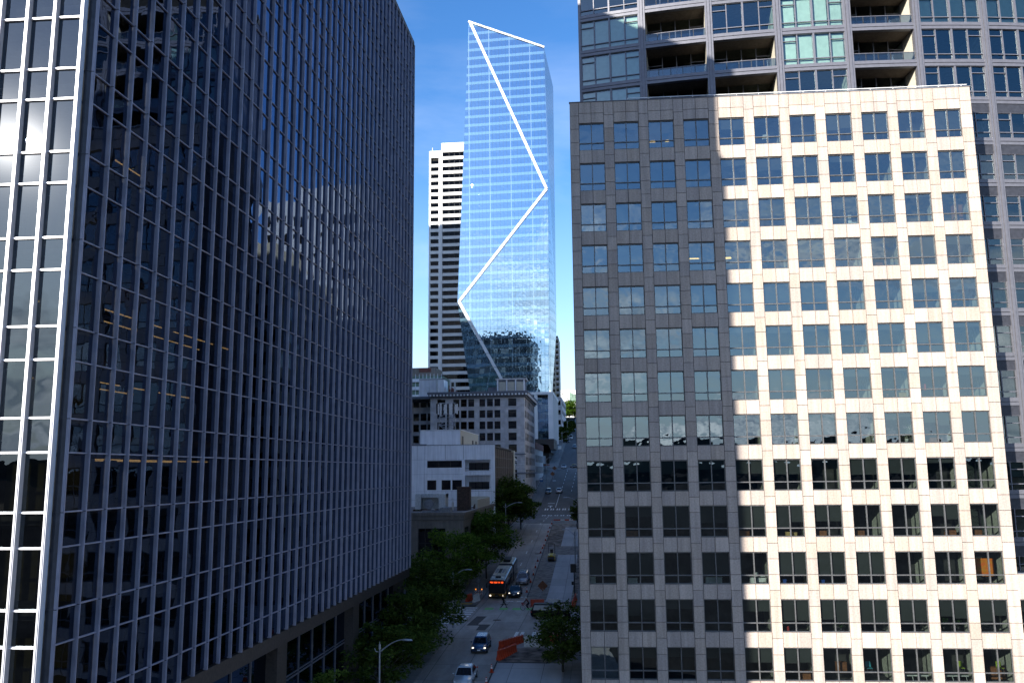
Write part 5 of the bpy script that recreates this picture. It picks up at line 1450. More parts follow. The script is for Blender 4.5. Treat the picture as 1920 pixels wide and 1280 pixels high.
J = {'pelvis': ((0, 0, .95), (.15, .11)), 'waist': ((0, -.01, 1.12), (.15, .10)), 'chest': ((0, -.02, 1.32), (.18, .12)), 'neck': ((0, -.02, 1.50), .055), 'head': ((0, -.05, 1.63), (.085, .10)), 'crown': ((0, -.04, 1.72), (.07, .085)),
     'shL': ((.19, -.02, 1.42), .06), 'elL': ((.25, .10, 1.16), .045), 'wrL': ((.25, .04, .93), .03), 'haL': ((.25, .0, .84), (.035, .02)),
     'shR': ((-.19, -.02, 1.42), .06), 'elR': ((-.25, -.10, 1.17), .045), 'wrR': ((-.24, -.25, .97), .03), 'haR': ((-.24, -.31, .90), (.035, .02)),
     'hiL': ((.10, 0, .88), .095), 'knL': ((.10, -.26, .52), .06), 'anL': ((.10, -.38, .10), .042), 'toL': ((.10, -.56, .06), .038),
     'hiR': ((-.10, 0, .88), .095), 'knR': ((-.10, .10, .49), .06), 'anR': ((-.10, .40, .16), .042), 'toR': ((-.10, .34, .03), .038)}
BN = [('pelvis', 'waist'), ('waist', 'chest'), ('chest', 'neck'), ('neck', 'head'), ('head', 'crown'), ('chest', 'shL'), ('shL', 'elL'), ('elL', 'wrL'), ('wrL', 'haL'), ('chest', 'shR'), ('shR', 'elR'), ('elR', 'wrR'), ('wrR', 'haR'),
      ('pelvis', 'hiL'), ('hiL', 'knL'), ('knL', 'anL'), ('anL', 'toL'), ('pelvis', 'hiR'), ('hiR', 'knR'), ('knR', 'anR'), ('anR', 'toR')]
def splitp(c):
    if c.z > 1.52: return 0
    if c.z < .12: return 3
    if c.z > .98: return 1
    if abs(c.x) > .205 and c.z > .7: return 0 if c.z < .93 else 1
    return 2
t = figure('person', 'pedestrian in dark clothes striding over the crossing in front of the bus', (-14.15, 119.7, -18.48), PI / 2, J, M['cloth_dark'], M['cloth_trousers'], M['shoe'], BN, splitp)
def headbits(t, c, cap=None):
    mb = MB(); mb.ball((c[0], c[1] + .012, c[2] + .055), .098, .118, .10, n=12, m=8); mb.build('hair' if cap is None else 'helmet', cap or M['hair'], t)
headbits(t, (0, -.045, 1.66))
mb = MB(); mb.loft([[(-.15, .08, 1.08), (.15, .08, 1.08), (.15, .12, 1.46), (-.15, .12, 1.46)], [(-.13, .24, 1.10), (.13, .24, 1.10), (.13, .22, 1.42), (-.13, .22, 1.42)]], smooth=False); mb.build('rucksack', M['cloth_dark'], t)
JC = dict(J)
JC.update({'pelvis': ((0, .22, 1.0), (.15, .11)), 'waist': ((0, .12, 1.15), (.14, .10)), 'chest': ((0, -.04, 1.32), (.17, .12)), 'neck': ((0, -.12, 1.47), .055), 'head': ((0, -.19, 1.58), (.085, .10)), 'crown': ((0, -.19, 1.67), (.07, .085)),
  'shL': ((.18, -.07, 1.40), .06), 'elL': ((.22, -.30, 1.20), .045), 'wrL': ((.22, -.48, 1.06), .03), 'haL': ((.22, -.55, 1.03), (.035, .025)), 'shR': ((-.18, -.07, 1.40), .06), 'elR': ((-.22, -.30, 1.20), .045), 'wrR': ((-.22, -.48, 1.06), .03), 'haR': ((-.22, -.55, 1.03), (.035, .025)),
  'hiL': ((.10, .20, .95), .09), 'knL': ((.11, -.16, .70), .06), 'anL': ((.11, .06, .36), .042), 'toL': ((.11, -.10, .30), .038), 'hiR': ((-.10, .20, .95), .09), 'knR': ((-.11, .0, .56), .06), 'anR': ((-.11, .16, .18), .042), 'toR': ((-.11, .0, .12), .038)})
def splitc(c):
    if c.z > 1.49 and c.y < -.06: return 0
    if c.z < .36 and c.y < .14 and c.z < .2 or (.26 < c.z < .36 and c.y < -.02 and c.x > 0): return 3
    if c.z > 1.06 or (c.y < -.3 and abs(c.x) > .17 and c.z > 1.0): return 1
    return 2
t = figure('person', 'cyclist in dark red jacket and pale helmet on a red bicycle by the minivan', (-10.75, 118.3, -18.49), -PI / 2, JC, M['cloth_red'], M['cloth_trousers'], M['shoe'], BN, splitc)
headbits(t, (0, -.19, 1.61), M['white_pl'])
t = thing('bicycle', 'red bicycle ridden by the cyclist beside the green markings', 'bicycle', (-10.75, 118.3, -18.49), -PI / 2)
M['bike_red'] = surf('bike_red', (.42, .03, .03), .4)
def ringtube(mb, c, r, rad, n=24):
    pts = [(c[0], c[1] + r * math.cos(2 * PI * k / n), c[2] + r * math.sin(2 * PI * k / n)) for k in range(n + 1)]
    mb.tube(pts, rad, 6, cap=False)
for y in (-.62, .52):
    mb = MB(); ringtube(mb, (0, y, .34), .32, .025); w = mb.build('wheel', M['rubber'], t)
    mb = MB()
    for k in range(8): a = k * PI / 4; mb.tube([(0, y, .34), (0, y + .31 * math.cos(a), .34 + .31 * math.sin(a))], .004, 4)
    mb.build('spokes', M['galv'], w)
mb = MB()
for a, b in (((0, -.50, .92), (0, .02, .34)), ((0, .02, .34), (0, .24, .88)), ((0, -.48, .84), (0, .22, .82)), ((0, .02, .34), (0, .52, .34)), ((0, .52, .34), (0, .22, .82)), ((0, -.62, .34), (0, -.48, .98))): mb.tube([a, b], .03, 6)
mb.box(-.05, .05, -.78, -.46, .62, .66)
mb.build('bike_frame', M['bike_red'], t)
mb = MB(); mb.ball((0, .24, .92), .08, .14, .04); mb.build('saddle', M['rubber'], t)
mb = MB(); mb.tube([(-.26, -.54, 1.02), (0, -.48, 1.0), (.26, -.54, 1.02)], .018, 6); mb.build('handlebar', M['dark_metal'], t)
mb = MB(); mb.box(-.16, .16, -.80, -.56, .78, 1.0); mb.build('basket', M['bike_red'], t)

# ------------------------------------------------------------------ street furniture and road works
def lamp(label, base, h, arm, group='street lamps'):
    x, y, z = base
    t = thing('street_lamp', label, 'street lamp', base, 0, group)
    mb = MB(); mb.tube([(0, 0, -.1), (0, 0, .5)], [.16, .13], 10); mb.tube([(0, 0, .5), (0, 0, h)], [.11, .075], 10); mb.tube([(0, 0, h), (0, 0, h + .35)], [.12, .10], 10); mb.tube([(0, 0, h + .35), (0, 0, h + .6)], [.04, .03], 6)
    mb.build('pole', M['galv'], t)
    mb = MB(); pts = []
    for k in range(9):
        q = k / 8; pts.append((arm[0] * q, arm[1] * q, h - .25 + .95 * math.sin(q * PI * .52)))
    mb.tube(pts, [.06 - .02 * k / 8 for k in range(9)], 7)
    d = Vector((arm[0], arm[1], 0)).normalized()
    mb.tube([(0, 0, h - .25), (-d.x * .3, -d.y * .3, h - .2), (-d.x * .42, -d.y * .42, h + .05)], .04, 6)
    mb.build('arm', M['galv'], t)
    e = Vector(pts[-1]); sd = Vector((-d.y, d.x, 0))
    mb = MB()
    def sec(a, w, hh, dz): 
        c = e + d * a + Vector((0, 0, dz)); return [c + sd * w, c + sd * w * .6 + Vector((0, 0, hh)), c - sd * w * .6 + Vector((0, 0, hh)), c - sd * w, c - sd * w * .7 - Vector((0, 0, .05)), c + sd * w * .7 - Vector((0, 0, .05))]
    mb.loft([sec(-.1, .08, .06, -.02), sec(.15, .15, .10, -.03), sec(.55, .16, .09, -.05), sec(.72, .08, .04, -.06)], smooth=False)
    mb.build('lamp_head', M['galv'], t)
    return t
lamp('nearest grey street lamp with a curved arm, in front of the dark trees', (-18.6, 70.6, zr(70.6) + .15), 5.9, (1.95, .2))
lamp('tall grey street lamp between the two big trees beside the white building', (-18.9, 164.5, zr(164.5)), 8.6, (2.5, .2))
lamp('street lamp whose head pokes out of the trees above the left crosswalk', (-18.6, 105.0, -18.4), 6.0, (1.6, .2))
lamp('slim street lamp standing on the fresh slab side near the stone block edge', (-5.0, 143.5, zr(143.5)), 7.0, (-1.6, 1.2))
lamp('street lamp reaching its arm out from behind the stone block', (-4.8, 158, zr(158)), 10.4, (-2.0, .2))
lamp('dark slim street lamp on the left pavement above the grey parked car', (-18.6, 281, zr(281)), 9.0, (.9, .1))
lamp('street lamp by the third crossing, below the grey building', (-18.6, 392, zr(392)), 8.8, (2.4, 0))
lamp('highest street lamp under the hill trees', (-17.7, 432, zr(432)), 10.5, (2.4, 0))

def cone(loc, label):
    t = thing('traffic_cone', label, 'traffic cone', loc, rnd.uniform(0, 3), 'orange traffic cones')
    return t
cb_ = MB(); cb_.box(-.2, .2, -.2, .2, 0, .05); cb_.loft([[(r_ * math.cos(k * PI / 6), r_ * math.sin(k * PI / 6), z) for k in range(12)] for r_, z in ((.15, .05), (.035, .78))]); cbm = cb_.mesh('cone_body', M['orange'])
cs = MB()
for z0, z1 in ((.38, .50), (.58, .66)):
    f_ = lambda z: .156 - (.115 / .73) * (z - .05)
    cs.loft([[(f_(z) * math.cos(k * PI / 6), f_(z) * math.sin(k * PI / 6), z) for k in range(12)] for z in (z0, z1)], cap=False)
csm = cs.mesh('reflective_band', M['white'])
cone_y = [133.5, 140.0, 145.2, 150.8, 156.1, 163.5, 168.0, 170.6, 176.2, 181.0, 186.0, 191.0, 196.5]
ords = ['lowest cone of the row beside the trench, behind the cyclist', 'second lowest cone of the row, beside the silver crossover', 'third cone up the row of the trench', 'fourth cone up the row, level with the warning sign', 'fifth cone up the row, left of the road roller', 'cone just uphill of the road roller, lower of a close pair', 'cone of the close pair beside the roller bars', 'cone above the close pair in the row', 'tall striped cone in the middle of the upper row', 'cone in the dark upper part of the row', 'cone third from the top of the row', 'cone second from the top of the row', 'topmost cone of the row next to the barrier rail']
for y, lb in zip(cone_y, ords):
    t = cone((-12.1 + rnd.uniform(-.12, .12), y, zr(y) + .002), lb); obj('cone_body', cbm, t); obj('reflective_band', csm, t)
for x, y, lb in ((-11.4, 85.9, 'lone cone at the edge of the fresh slab near the orange barriers'), (-11.35, 81.7, 'lone cone at the bottom edge of the picture')):
    t = cone((x, y, zr(y) + .014), lb); obj('cone_body', cbm, t); obj('reflective_band', csm, t)

def water_barrier(label, loc, rz, L, mat, pitch=0):
    t = thing('road_barrier', label, 'road barrier', loc, rz, 'plastic road barriers')
    mb = MB(); n = max(2, int(L / .45))
    pr_ = [(-.28, 0), (.28, 0), (.28, .18), (.12, .5), (.09, .98), (-.09, .98), (-.12, .5), (-.28, .18)]
    rings = []
    for k in range(n * 2 + 1):
        x = -L / 2 + L * k / (n * 2); s = 1.0 if k % 2 else .68
        rings.append([(x, p[0] * s, p[1] if p[1] < .9 else p[1] - (.07 if k % 2 else 0)) for p in pr_])
    mb.loft(rings, smooth=False); mb.build('barrier_body', mat, t)
    mb = MB()
    for k in range(n): mb.box(-L / 2 + L * (k + .35) / n, -L / 2 + L * (k + .65) / n, -.05, .05, .98, 1.03)
    mb.build('top_lug', mat, t)
    return t
def ang(a, b): return math.atan2(b[1] - a[1], b[0] - a[0])
for a, b, lb, mt in (((-11.3, 90.0), (-9.8, 93.8), 'front one of two long red orange barriers angled across the lower road', 'orange'), ((-11.6, 93.8), (-9.4, 97.6), 'rear one of two long red orange barriers angled across the lower road', 'orange'),
                     ((-9.1, 95.6), (-7.0, 95.8), 'white barrier joined to the long red orange ones', 'white_pl'), ((-6.9, 97.2), (-5.2, 97.4), 'orange barrier half hidden by the feathery tree', 'orange'),
                     ((-10.6, 121.6), (-8.7, 121.7), 'orange barrier right behind the cyclist', 'orange'), ((-8.2, 122.4), (-6.6, 122.2), 'white and orange barrier between the minivan and the fresh slab', 'white_pl'),
                     ((-4.7, 120.0), (-4.6, 123.6), 'lower orange barrier beside the stone block edge', 'orange'), ((-4.55, 124.2), (-4.5, 127.5), 'upper orange barrier beside the stone block edge', 'orange'),
                     ((-20.1, 124.4), (-19.6, 126.2), 'orange barrier on the left corner pavement', 'orange'), ((-19.0, 124.0), (-18.5, 126.0), 'grey concrete barrier on the left corner pavement beside the bus', 'white_pl')):
    L_ = math.hypot(b[0] - a[0], b[1] - a[1])
    water_barrier(lb, ((a[0] + b[0]) / 2, (a[1] + b[1]) / 2, min(zr(a[1]), zr(b[1])) + (.15 if a[0] < -18.4 else 0.005)), ang(a, b), L_, M[mt])

def diamond(label, loc, s, h):
    t = thing('warning_sign', label, 'road sign', loc, 0, 'diamond road work signs')
    mb = MB(); mb.prism_y([(0, h - s), (s, h), (0, h + s), (-s, h)], -.03, .0); b = mb.build('sign_board', M['sign_orange'], t)
    mb = MB()
    for a, c in ((-.5, .3), (.5, -.3)):
        mb.tube([(0, .03, h), (a, .5, 0)], .025, 6); mb.tube([(0, .03, h - s * .4), (a, -.5, 0)], .025, 6)
    mb.build('stand', M['galv'], t)
M['sign_orange'] = surf('sign_orange_back', (.19, .07, .03), .6, var=.15)
diamond('brown orange diamond road work sign standing on the excavated strip', (-9.5, 130.4, -18.38), .78, 1.55)
diamond('upper diamond sign beside the left kerb before the third crossing', (-18.0, 316, zr(316)), .85, 1.9)
diamond('lower diamond sign beside the left kerb before the third crossing', (-17.8, 300, zr(300)), .85, 1.9)

t = thing('barricade', 'striped barricade with warning lamps on the corner pavement left of the bus', 'barricade', (-18.9, 128.5, zr(128.5) + .15))
mb = MB()
for z in (.45, .85): mb.box(-.6, .6, -.03, .03, z, z + .2)
mb.build('rail', M['white_pl'], t)
mb = MB()
for z in (.45, .85):
    for k in range(4): mb.prism_y([(-.58 + k * .3, z), (-.44 + k * .3, z), (-.34 + k * .3, z + .2), (-.48 + k * .3, z + .2)], -.045, -.03)
mb.build('stripe', M['orange'], t)
mb = MB()
for s in (-1, 1): mb.tube([(s * .5, -.3, 0), (s * .5, 0, 1.1), (s * .5, .3, 0)], .03, 6)
mb.build('leg', M['galv'], t)
for s in (-1, 1):
    mb = MB(); mb.ball((s * .45, 0, 1.2), .09, .05, .10); mb.build('warning_lamp', M['amber'], t)

t = thing('traffic_signal', 'black traffic signal head seen from behind on a pole at the right kerb', 'traffic light', (-4.75, 130.5, -18.4))
mb = MB(); mb.tube([(0, 0, 0), (0, 0, 4.6)], [.09, .07], 8); mb.build('pole', M['dark_metal'], t)
mb = MB(); mb.box(-.55, .30, -.12, -.06, 3.5, 4.75); mb.build('backplate', M['dark_metal'], t)
mb = MB()
for k in range(3): mb.tube([(-.12, -.06, 3.75 + k * .38), (-.12, .22, 3.75 + k * .38)], .14, 10)
mb.box(-.28, .04, -.06, .1, 3.55, 4.7); mb.build('lens_hood', M['dark_metal'], t)
mb = MB(); mb.box(-.42, -.1, -.1, .1, 1.7, 2.2); mb.build('pedestrian_signal', M['dark_metal'], t)
t = thing('barrier_rail', 'red and white barrier rail closing the top of the excavated strip', 'barricade', (-9.5, 198.2, -11.75))
mb = MB(); mb.box(-2.3, 3.2, -.05, .05, .7, .95); mb.build('rail', M['orange'], t)
mb = MB()
for x in (-2.2, .4, 3.0): mb.tube([(x, -.3, 0), (x, 0, .95), (x, .3, 0)], .04, 6)
mb.build('leg', M['galv'], t)
mb = MB(); mb.box(-.6, .3, -.06, .06, .71, .94); mb.box(1.4, 2.3, -.06, .06, .71, .94); mb.build('stripe', M['white'], t)
t = thing('blue_sign', 'blue and white sign board on the left pavement by the cornice building', 'sign', (-20.6, 284, zr(284) + .15))
mb = MB(); mb.tube([(0, 0, 0), (0, 0, 2.6)], .05, 6); mb.build('pole', M['galv'], t)
M['blue_paint'] = surf('blue_sign_paint', (.06, .16, .40), .5)
mb = MB(); mb.box(-.55, .55, -.08, -.03, 1.2, 2.6); mb.build('board', M['blue_paint'], t)
mb = MB(); mb.box(-.45, .45, -.10, -.08, 1.9, 2.4); mb.build('white_panel', M['white'], t)
t = thing('street_sign', 'bright white sign on a pole catching the sun at the third crossing', 'sign', (-19.2, 381, zr(381)))
mb = MB(); mb.tube([(0, 0, 0), (0, 0, 4.2)], .06, 6); mb.build('pole', M['galv'], t)
mb = MB(); mb.box(-.7, .75, -.08, -.02, 2.9, 4.2); mb.build('board', M['white'], t)
t = thing('bus_stop_sign', 'small bus stop sign on a pole beside the front of the bus', 'sign', (-18.75, 127.0, -18.35))
mb = MB(); mb.tube([(0, 0, 0), (0, 0, 3.2)], .04, 6); mb.build('pole', M['galv'], t)
mb = MB(); mb.box(-.3, .3, -.03, .03, 2.3, 3.2); mb.build('board', M['terra_dk'], t)

# ------------------------------------------------------------------ things seen through the office windows
def inroom(name, mat, lb, cat, r, c, x, d, z, fn, group=None):
    """x across the window, d behind the glass, z above the window's bottom edge"""
    base = MR @ Vector((c * BW + x, RV + d, wtop(r) - WH + z))
    mb = MB()
    fn(mb)
    o = mb.build(name, mat); o.location = base; o.rotation_euler = (0, 0, YAWR)
    return tag(o, lb, cat, group)
M['wood'] = surf('warm_wood', (.30, .115, .045), .6, var=.2, scale=4); M['wood_y'] = surf('yellow_wood', (.50, .34, .13), .6, var=.1)
M['paper'] = surf('white_cardboard', (.75, .76, .74), .8); M['teal'] = surf('teal_plastic', (.05, .35, .42), .5); M['lime'] = surf('lime_fabric', (.35, .45, .03), .8)
M['red_pl'] = surf('red_plastic', (.55, .05, .05), .5); M['blue_pl'] = surf('blue_plastic', (.03, .10, .40), .5)
M['art_orange'] = surf('orange_artwork', (.75, .10, .01), .6, var=.5, scale=2.5, c2=(.75, .35, .03))
M['plantleaf'] = leafmat('house_plant', (.03, .09, .02), (.10, .22, .05))
def chest(w, h, d=.5):
    def f(m):
        m.box(0, w, 0, d, 0, h)
        for k in range(1, 3): m.box(.03, w - .03, -.02, 0, h * k / 3 + .02, h * (k + 1) / 3 - .04)
        m.box(-.03, w + .03, -.03, d + .02, h, h + .04)
    return f
def boxes(*bs):
    def f(m):
        for x0, x1, z0, z1 in bs: m.box(x0, x1, 0, .35, z0, z1); m.box(x0 - .015, x1 + .015, -.015, .365, z1 - .08, z1 + .012)
    return f
def pot(hh):
    def f(m):
        m.loft([[(r_ * math.cos(k * PI / 5), r_ * math.sin(k * PI / 5) + .2, z) for k in range(10)] for r_, z in ((.13, 0), (.18, .32))], 0)
        q = random.Random(hh * 10)
        for k in range(130):
            p = Vector((q.gauss(0, .22), .2 + q.gauss(0, .16), .42 + abs(q.gauss(hh * .4, hh * .3)))); a = Vector((q.gauss(0, 1), q.gauss(0, 1), q.gauss(0, .6))).normalized() * .13; b = a.cross(Vector((0, .3, 1))).normalized() * .05
            m.add([p - a, p + b, p + a, p - b], [(0, 1, 2, 3)], 1)
        m.tube([(0, .2, .3), (.02, .2, .42 + hh * .6)], .015, 5, 1)
    return f
def chair_(m):
    m.box(-.25, .25, -.02, .45, .42, .47); m.loft([[(-.24, .42, .5), (.24, .42, .5), (.24, .47, .5), (-.24, .47, .5)], [(-.22, .52, .95), (.22, .52, .95), (.22, .56, .95), (-.22, .56, .95)]], smooth=False)
    for x in (-.2, .2):
        for y in (.02, .4): m.tube([(x, y, .42), (x * 1.2, y, -.15)], .015, 5, 1)
def desk(m):
    m.box(0, 1.5, 0, .7, .55, .6); 
    for x in (.05, 1.45): m.tube([(x, .1, .55), (x, .1, -.2)], .03, 5); m.tube([(x, .6, .55), (x, .6, -.2)], .03, 5)
inroom('bookcase', M['wood'], 'orange wooden bookcase in the third window row, right hand column of the sunlit wall', 'bookcase', 2, 10, 1.35, .55, -.1, chest(.85, 1.9, .6))
inroom('storage_box', M['paper'], 'pile of white boxes filling the leftmost window of the third row', 'box', 2, 0, .15, .35, -.05, boxes((0, .5, 0, .45), (.6, 1.1, 0, .5), (1.2, 1.7, 0, .42), (1.75, 2.2, 0, .5), (.75, 1.2, .52, 1.0), (1.25, 1.6, .45, .9), (.85, 1.1, 1.02, 1.4), (1.3, 1.55, .92, 1.4)))
inroom('storage_box', M['paper'], 'stack of white boxes in the third row window left of the blank blind window', 'box', 2, 7, 1.55, .35, -.05, boxes((0, .5, 0, .4), (.05, .45, .42, .75), (.52, .9, 0, .35), (.1, .42, .78, 1.1)))
inroom('storage_box', M['paper'], 'single white box on the sill of the top row second sunlit window', 'box', 0, 5, .95, .4, .78, boxes((0, .65, 0, .4)))
inroom('desk_panel', M['wood'], 'brown desk front low in the fourth row, third column from the right edge', 'desk', 3, 8, .2, .5, -.05, chest(1.0, .55))
inroom('storage_box', M['wood_y'], 'yellow cardboard box in the seventh row window fourth from the right', 'box', 6, 8, 1.55, .4, -.05, boxes((0, .85, 0, .62)))
inroom('picture', M['red_pl'], 'small orange red panel inside the seventh row window second from the right', 'picture', 6, 9, .15, .8, .75, lambda m: (m.box(0, .75, 0, .04, 0, .6), m.box(.03, .72, -.01, 0, .03, .57)))
inroom('cabinet', M['wood'], 'orange brown cabinet in the eighth row window second from the right', 'cabinet', 7, 9, .75, .5, -.05, chest(1.1, .62))
inroom('potted_plant', [M['paper'], M['plantleaf']], 'tall green pot plant in the eighth row window third from right', 'plant', 7, 8, 2.2, .5, .1, pot(1.5))
inroom('potted_plant', [M['wood'], M['plantleaf']], 'bushy pot plant in the seventh row window fourth from the right', 'plant', 6, 8, .75, .6, .2, pot(1.7))
inroom('potted_plant', [M['wood'], M['plantleaf']], 'climbing plant in the fourth row second sunlit window', 'plant', 3, 5, .55, .5, .3, pot(2.0))
inroom('potted_plant', [M['dark_metal'], M['plantleaf']], 'wide plant in the left pane of the twelfth row window with the low blind', 'plant', 11, 9, .55, .35, .1, pot(1.2))
inroom('potted_plant', [M['dark_metal'], M['plantleaf']], 'wide plant in the right pane of the low-blind window', 'plant', 11, 9, 1.85, .35, .1, pot(1.3))
inroom('potted_plant', [M['dark_metal'], M['plantleaf']], 'small light green plant in the twelfth row window third from the shadow edge', 'plant', 11, 6, 1.95, .3, -.05, pot(.4))
inroom('potted_plant', [M['wood'], M['plantleaf']], 'leafy plants under the short blind of the fifth row right hand window', 'plant', 4, 10, .7, .35, .3, pot(.8))
for c, x, w, lb in ((1, .1, 1.1, 'dark brown desk front in the second shaded column of the tenth row'), (4, .1, 1.0, 'orange desk front in the tenth row window touching the shadow edge'), (6, .15, 1.05, 'long brown desk front in the third sunlit window of the tenth row'), (7, .3, .85, 'brown desk front in the left pane of the fourth sunlit window of the tenth row'), (9, 1.5, .9, 'brown desk front in the right pane of the sixth sunlit window of the tenth row'), (10, .5, .7, 'brown desk front in the last window of the tenth row')):
    inroom('desk_panel', M['wood'], lb, 'desk', 9, c, x, .5, -.05, chest(w, .55))
inroom('storage_box', M['wood_y'], 'yellow box low in the tenth row window second from the shadow edge', 'box', 9, 5, .95, .4, -.05, boxes((0, .35, 0, .45), (.7, 1.0, 0, .4)))
inroom('wall_artwork', M['art_orange'], 'flame orange artwork inside the eleventh row right hand window', 'artwork', 10, 10, .5, 1.5, .5, lambda m: (m.box(0, 1.9, 0, .06, 0, 1.6), m.box(.05, 1.85, -.01, 0, .05, 1.55)))
inroom('white_desk', M['paper'], 'white desk with papers in the eleventh row window at the shadow edge', 'desk', 10, 4, .95, .4, 0, lambda m: (desk(m), m.box(0, .5, 0, .5, 0, .52), m.box(.6, 1.4, .05, .08, .1, .5), m.box(.4, .8, .2, .45, .6, .95), m.box(1.0, 1.4, .2, .4, .6, .72)))
inroom('water_bottle', M['red_pl'], 'red bottle on the sill of the twelfth row window second from the shadow edge', 'bottle', 11, 5, .62, .3, 0, lambda m: (m.tube([(0, 0, 0), (0, 0, .38)], .11, 10), m.tube([(0, 0, .38), (0, 0, .46)], [.10, .05], 10)))
inroom('recycling_bin', M['blue_pl'], 'blue bin in the eleventh row window second from the shadow edge', 'bin', 10, 5, .55, .35, -.05, lambda m: m.loft([[(-.15, 0, 0), (.15, 0, 0), (.15, .25, 0), (-.15, .25, 0)], [(-.19, -.03, .42), (.19, -.03, .42), (.19, .28, .42), (-.19, .28, .42)]], smooth=False))
inroom('recycling_bin', M['blue_pl'], 'blue bin in the eleventh row window third from the shadow edge', 'bin', 10, 6, .5, .35, -.05, lambda m: m.loft([[(-.15, 0, 0), (.15, 0, 0), (.15, .25, 0), (-.15, .25, 0)], [(-.19, -.03, .38), (.19, -.03, .38), (.19, .28, .38), (-.19, .28, .38)]], smooth=False))
inroom('office_chair', [M['teal'], M['galv']], 'teal plastic chair in the bottom row window third from the shadow edge', 'chair', 12, 7, .75, .5, .55, chair_)
inroom('office_chair', [M['lime'], M['galv']], 'lime green chair in the bottom row window second from the right of the upper block', 'chair', 12, 9, 1.9, .6, .6, chair_)
inroom('office_chair', [M['lime'], M['galv']], 'lime green chair in the bottom row window under the right corner of the upper block', 'chair', 12, 10, 1.8, .6, .6, chair_)
for c, lb in ((8, 'white bench table low in the bottom row window left of the lime chairs'), (9, 'white bench table below the left hand lime chair')):
    inroom('white_table', M['paper'], lb, 'table', 12, c, .12, .35, -.12, lambda m: (m.box(0, 2.2, 0, .6, .5, .58), [m.tube([(x, .1, .5), (x + .1, .1, -.1)], .03, 5) for x in (.2, .8, 1.4, 2.0)]))
inroom('cabinet', M['wood'], 'wood grain cabinet in the bottom row window second from the shadow edge', 'cabinet', 12, 5, 1.45, .4, -.05, chest(1.0, .72))
inroom('cabinet', M['wood'], 'walnut cabinet with a white top in the bottom row window third from the shadow edge', 'cabinet', 12, 6, 1.35, .6, .5, chest(.9, .95))
inroom('cabinet', M['wood'], 'brown cabinet behind the right hand lime chair', 'cabinet', 12, 10, 1.2, 1.3, -.05, chest(1.2, 1.0))
inroom('filing_cabinet', M['white_pl'], 'pale filing cabinet low in the eleventh row leftmost window', 'cabinet', 10, 0, .1, .4, -.05, chest(.5, .6))
inroom('filing_cabinet', M['white_pl'], 'wide white cabinet low in the eleventh row second window', 'cabinet', 10, 1, .15, .4, -.05, chest(.85, .5))
inroom('filing_cabinet', M['white_pl'], 'white cabinet low in the eleventh row fourth shaded window', 'cabinet', 10, 3, .35, .4, -.05, chest(1.5, .58))
M['lampglow'] = emit('warm_ceiling_lamp', (1.0, .62, .18), 1.2)
for r, c, x, w, lb in ((0, 2, .3, .6, 'warm ceiling lamp lit in the third top row window, left pane'), (0, 2, 1.9, .4, 'warm ceiling lamp lit in the third top row window, right pane'), (3, 3, .1, 1.2, 'long warm ceiling lamp in the fourth row window at the shadow edge'), (3, 4, .1, .9, 'long warm ceiling lamp just inside the sunlit fourth row window')):
    inroom('ceiling_lamp', M['lampglow'], lb, 'lamp', r, c, x, 1.9, 1.55 if r == 0 else 1.7, lambda m: (m.box(0, w, 0, .3, 0, .06), m.box(.05, w - .05, .05, .25, .06, .12)), 'lit ceiling lamps in the stone block')

# things on the balconies of the residential tower
for a, z, lb in ((-6.2, 45.9, 'grey slatted lounger on the balcony left of the pale windows'), (3.3, 45.9, 'grey folded lounger on the middle balcony under the top edge')):
    A = ar(a, .9)
    t = thing('balcony_lounger', lb, 'lounger', (A[0], A[1], z), R(a))
    mb = MB(); mb.box(-.3, 1.0, -.3, .3, .25, .33); mb.loft([[(-.3, -.3, .3), (-.3, .3, .3), (-.25, .3, .36), (-.25, -.3, .36)], [(-.9, -.3, .85), (-.9, .3, .85), (-.85, .3, .9), (-.85, -.3, .9)]], smooth=False); mb.build('seat', M['galv'], t)
    mb = MB()
    for x in (-.25, .9): mb.tube([(x, -.25, 0), (x, -.25, .26)], .03, 5); mb.tube([(x, .25, 0), (x, .25, .26)], .03, 5)
    mb.build('leg', M['dark_metal'], t)
A = ar(-5.6, .5)
t = thing('balcony_plant', 'grassy planter on the top left balcony', 'plant', (A[0] + 1.6, A[1], 50.05))
mb = MB(); mb.box(-.5, .5, -.15, .15, 0, .4); mb.build('planter', M['terra_dk'], t)
mb = MB()
for k in range(160):
    p = Vector((rnd.uniform(-.5, .5), rnd.uniform(-.15, .15), .4)); q = p + Vector((rnd.gauss(0, .25), rnd.gauss(0, .15), rnd.uniform(.3, .75))); b = Vector((.02, .02, 0))
    mb.add([p - b, p + b, q], [(0, 1, 2)])
mb.build('foliage', M['leaf_l'], t)

# ------------------------------------------------------------------ sun and sky
SUN_AZ, SUN_EL = R(34.72), R(19.3)               # light travels towards +X by the azimuth, sun stands behind and left of the camera
to_sun = Vector((-math.sin(SUN_AZ) * math.cos(SUN_EL), -math.cos(SUN_AZ) * math.cos(SUN_EL), math.sin(SUN_EL)))
sl = bpy.data.lights.new('sun', 'SUN'); sl.energy = 4.4; sl.angle = R(.5); sl.color = (1.0, .945, .85)
so = bpy.data.objects.new('sun', sl); col.objects.link(so)
so.rotation_euler = to_sun.to_track_quat('Z', 'Y').to_euler()
w = bpy.data.worlds.new('World'); scene.world = w; w.use_nodes = True
nt = w.node_tree
for n in list(nt.nodes): nt.nodes.remove(n)
out = nt.nodes.new('ShaderNodeOutputWorld'); bg = nt.nodes.new('ShaderNodeBackground')
sky = nt.nodes.new('ShaderNodeTexSky'); sky.sky_type = 'NISHITA'; sky.sun_disc = False
sky.sun_elevation = SUN_EL; sky.sun_rotation = math.atan2(to_sun.x, to_sun.y)
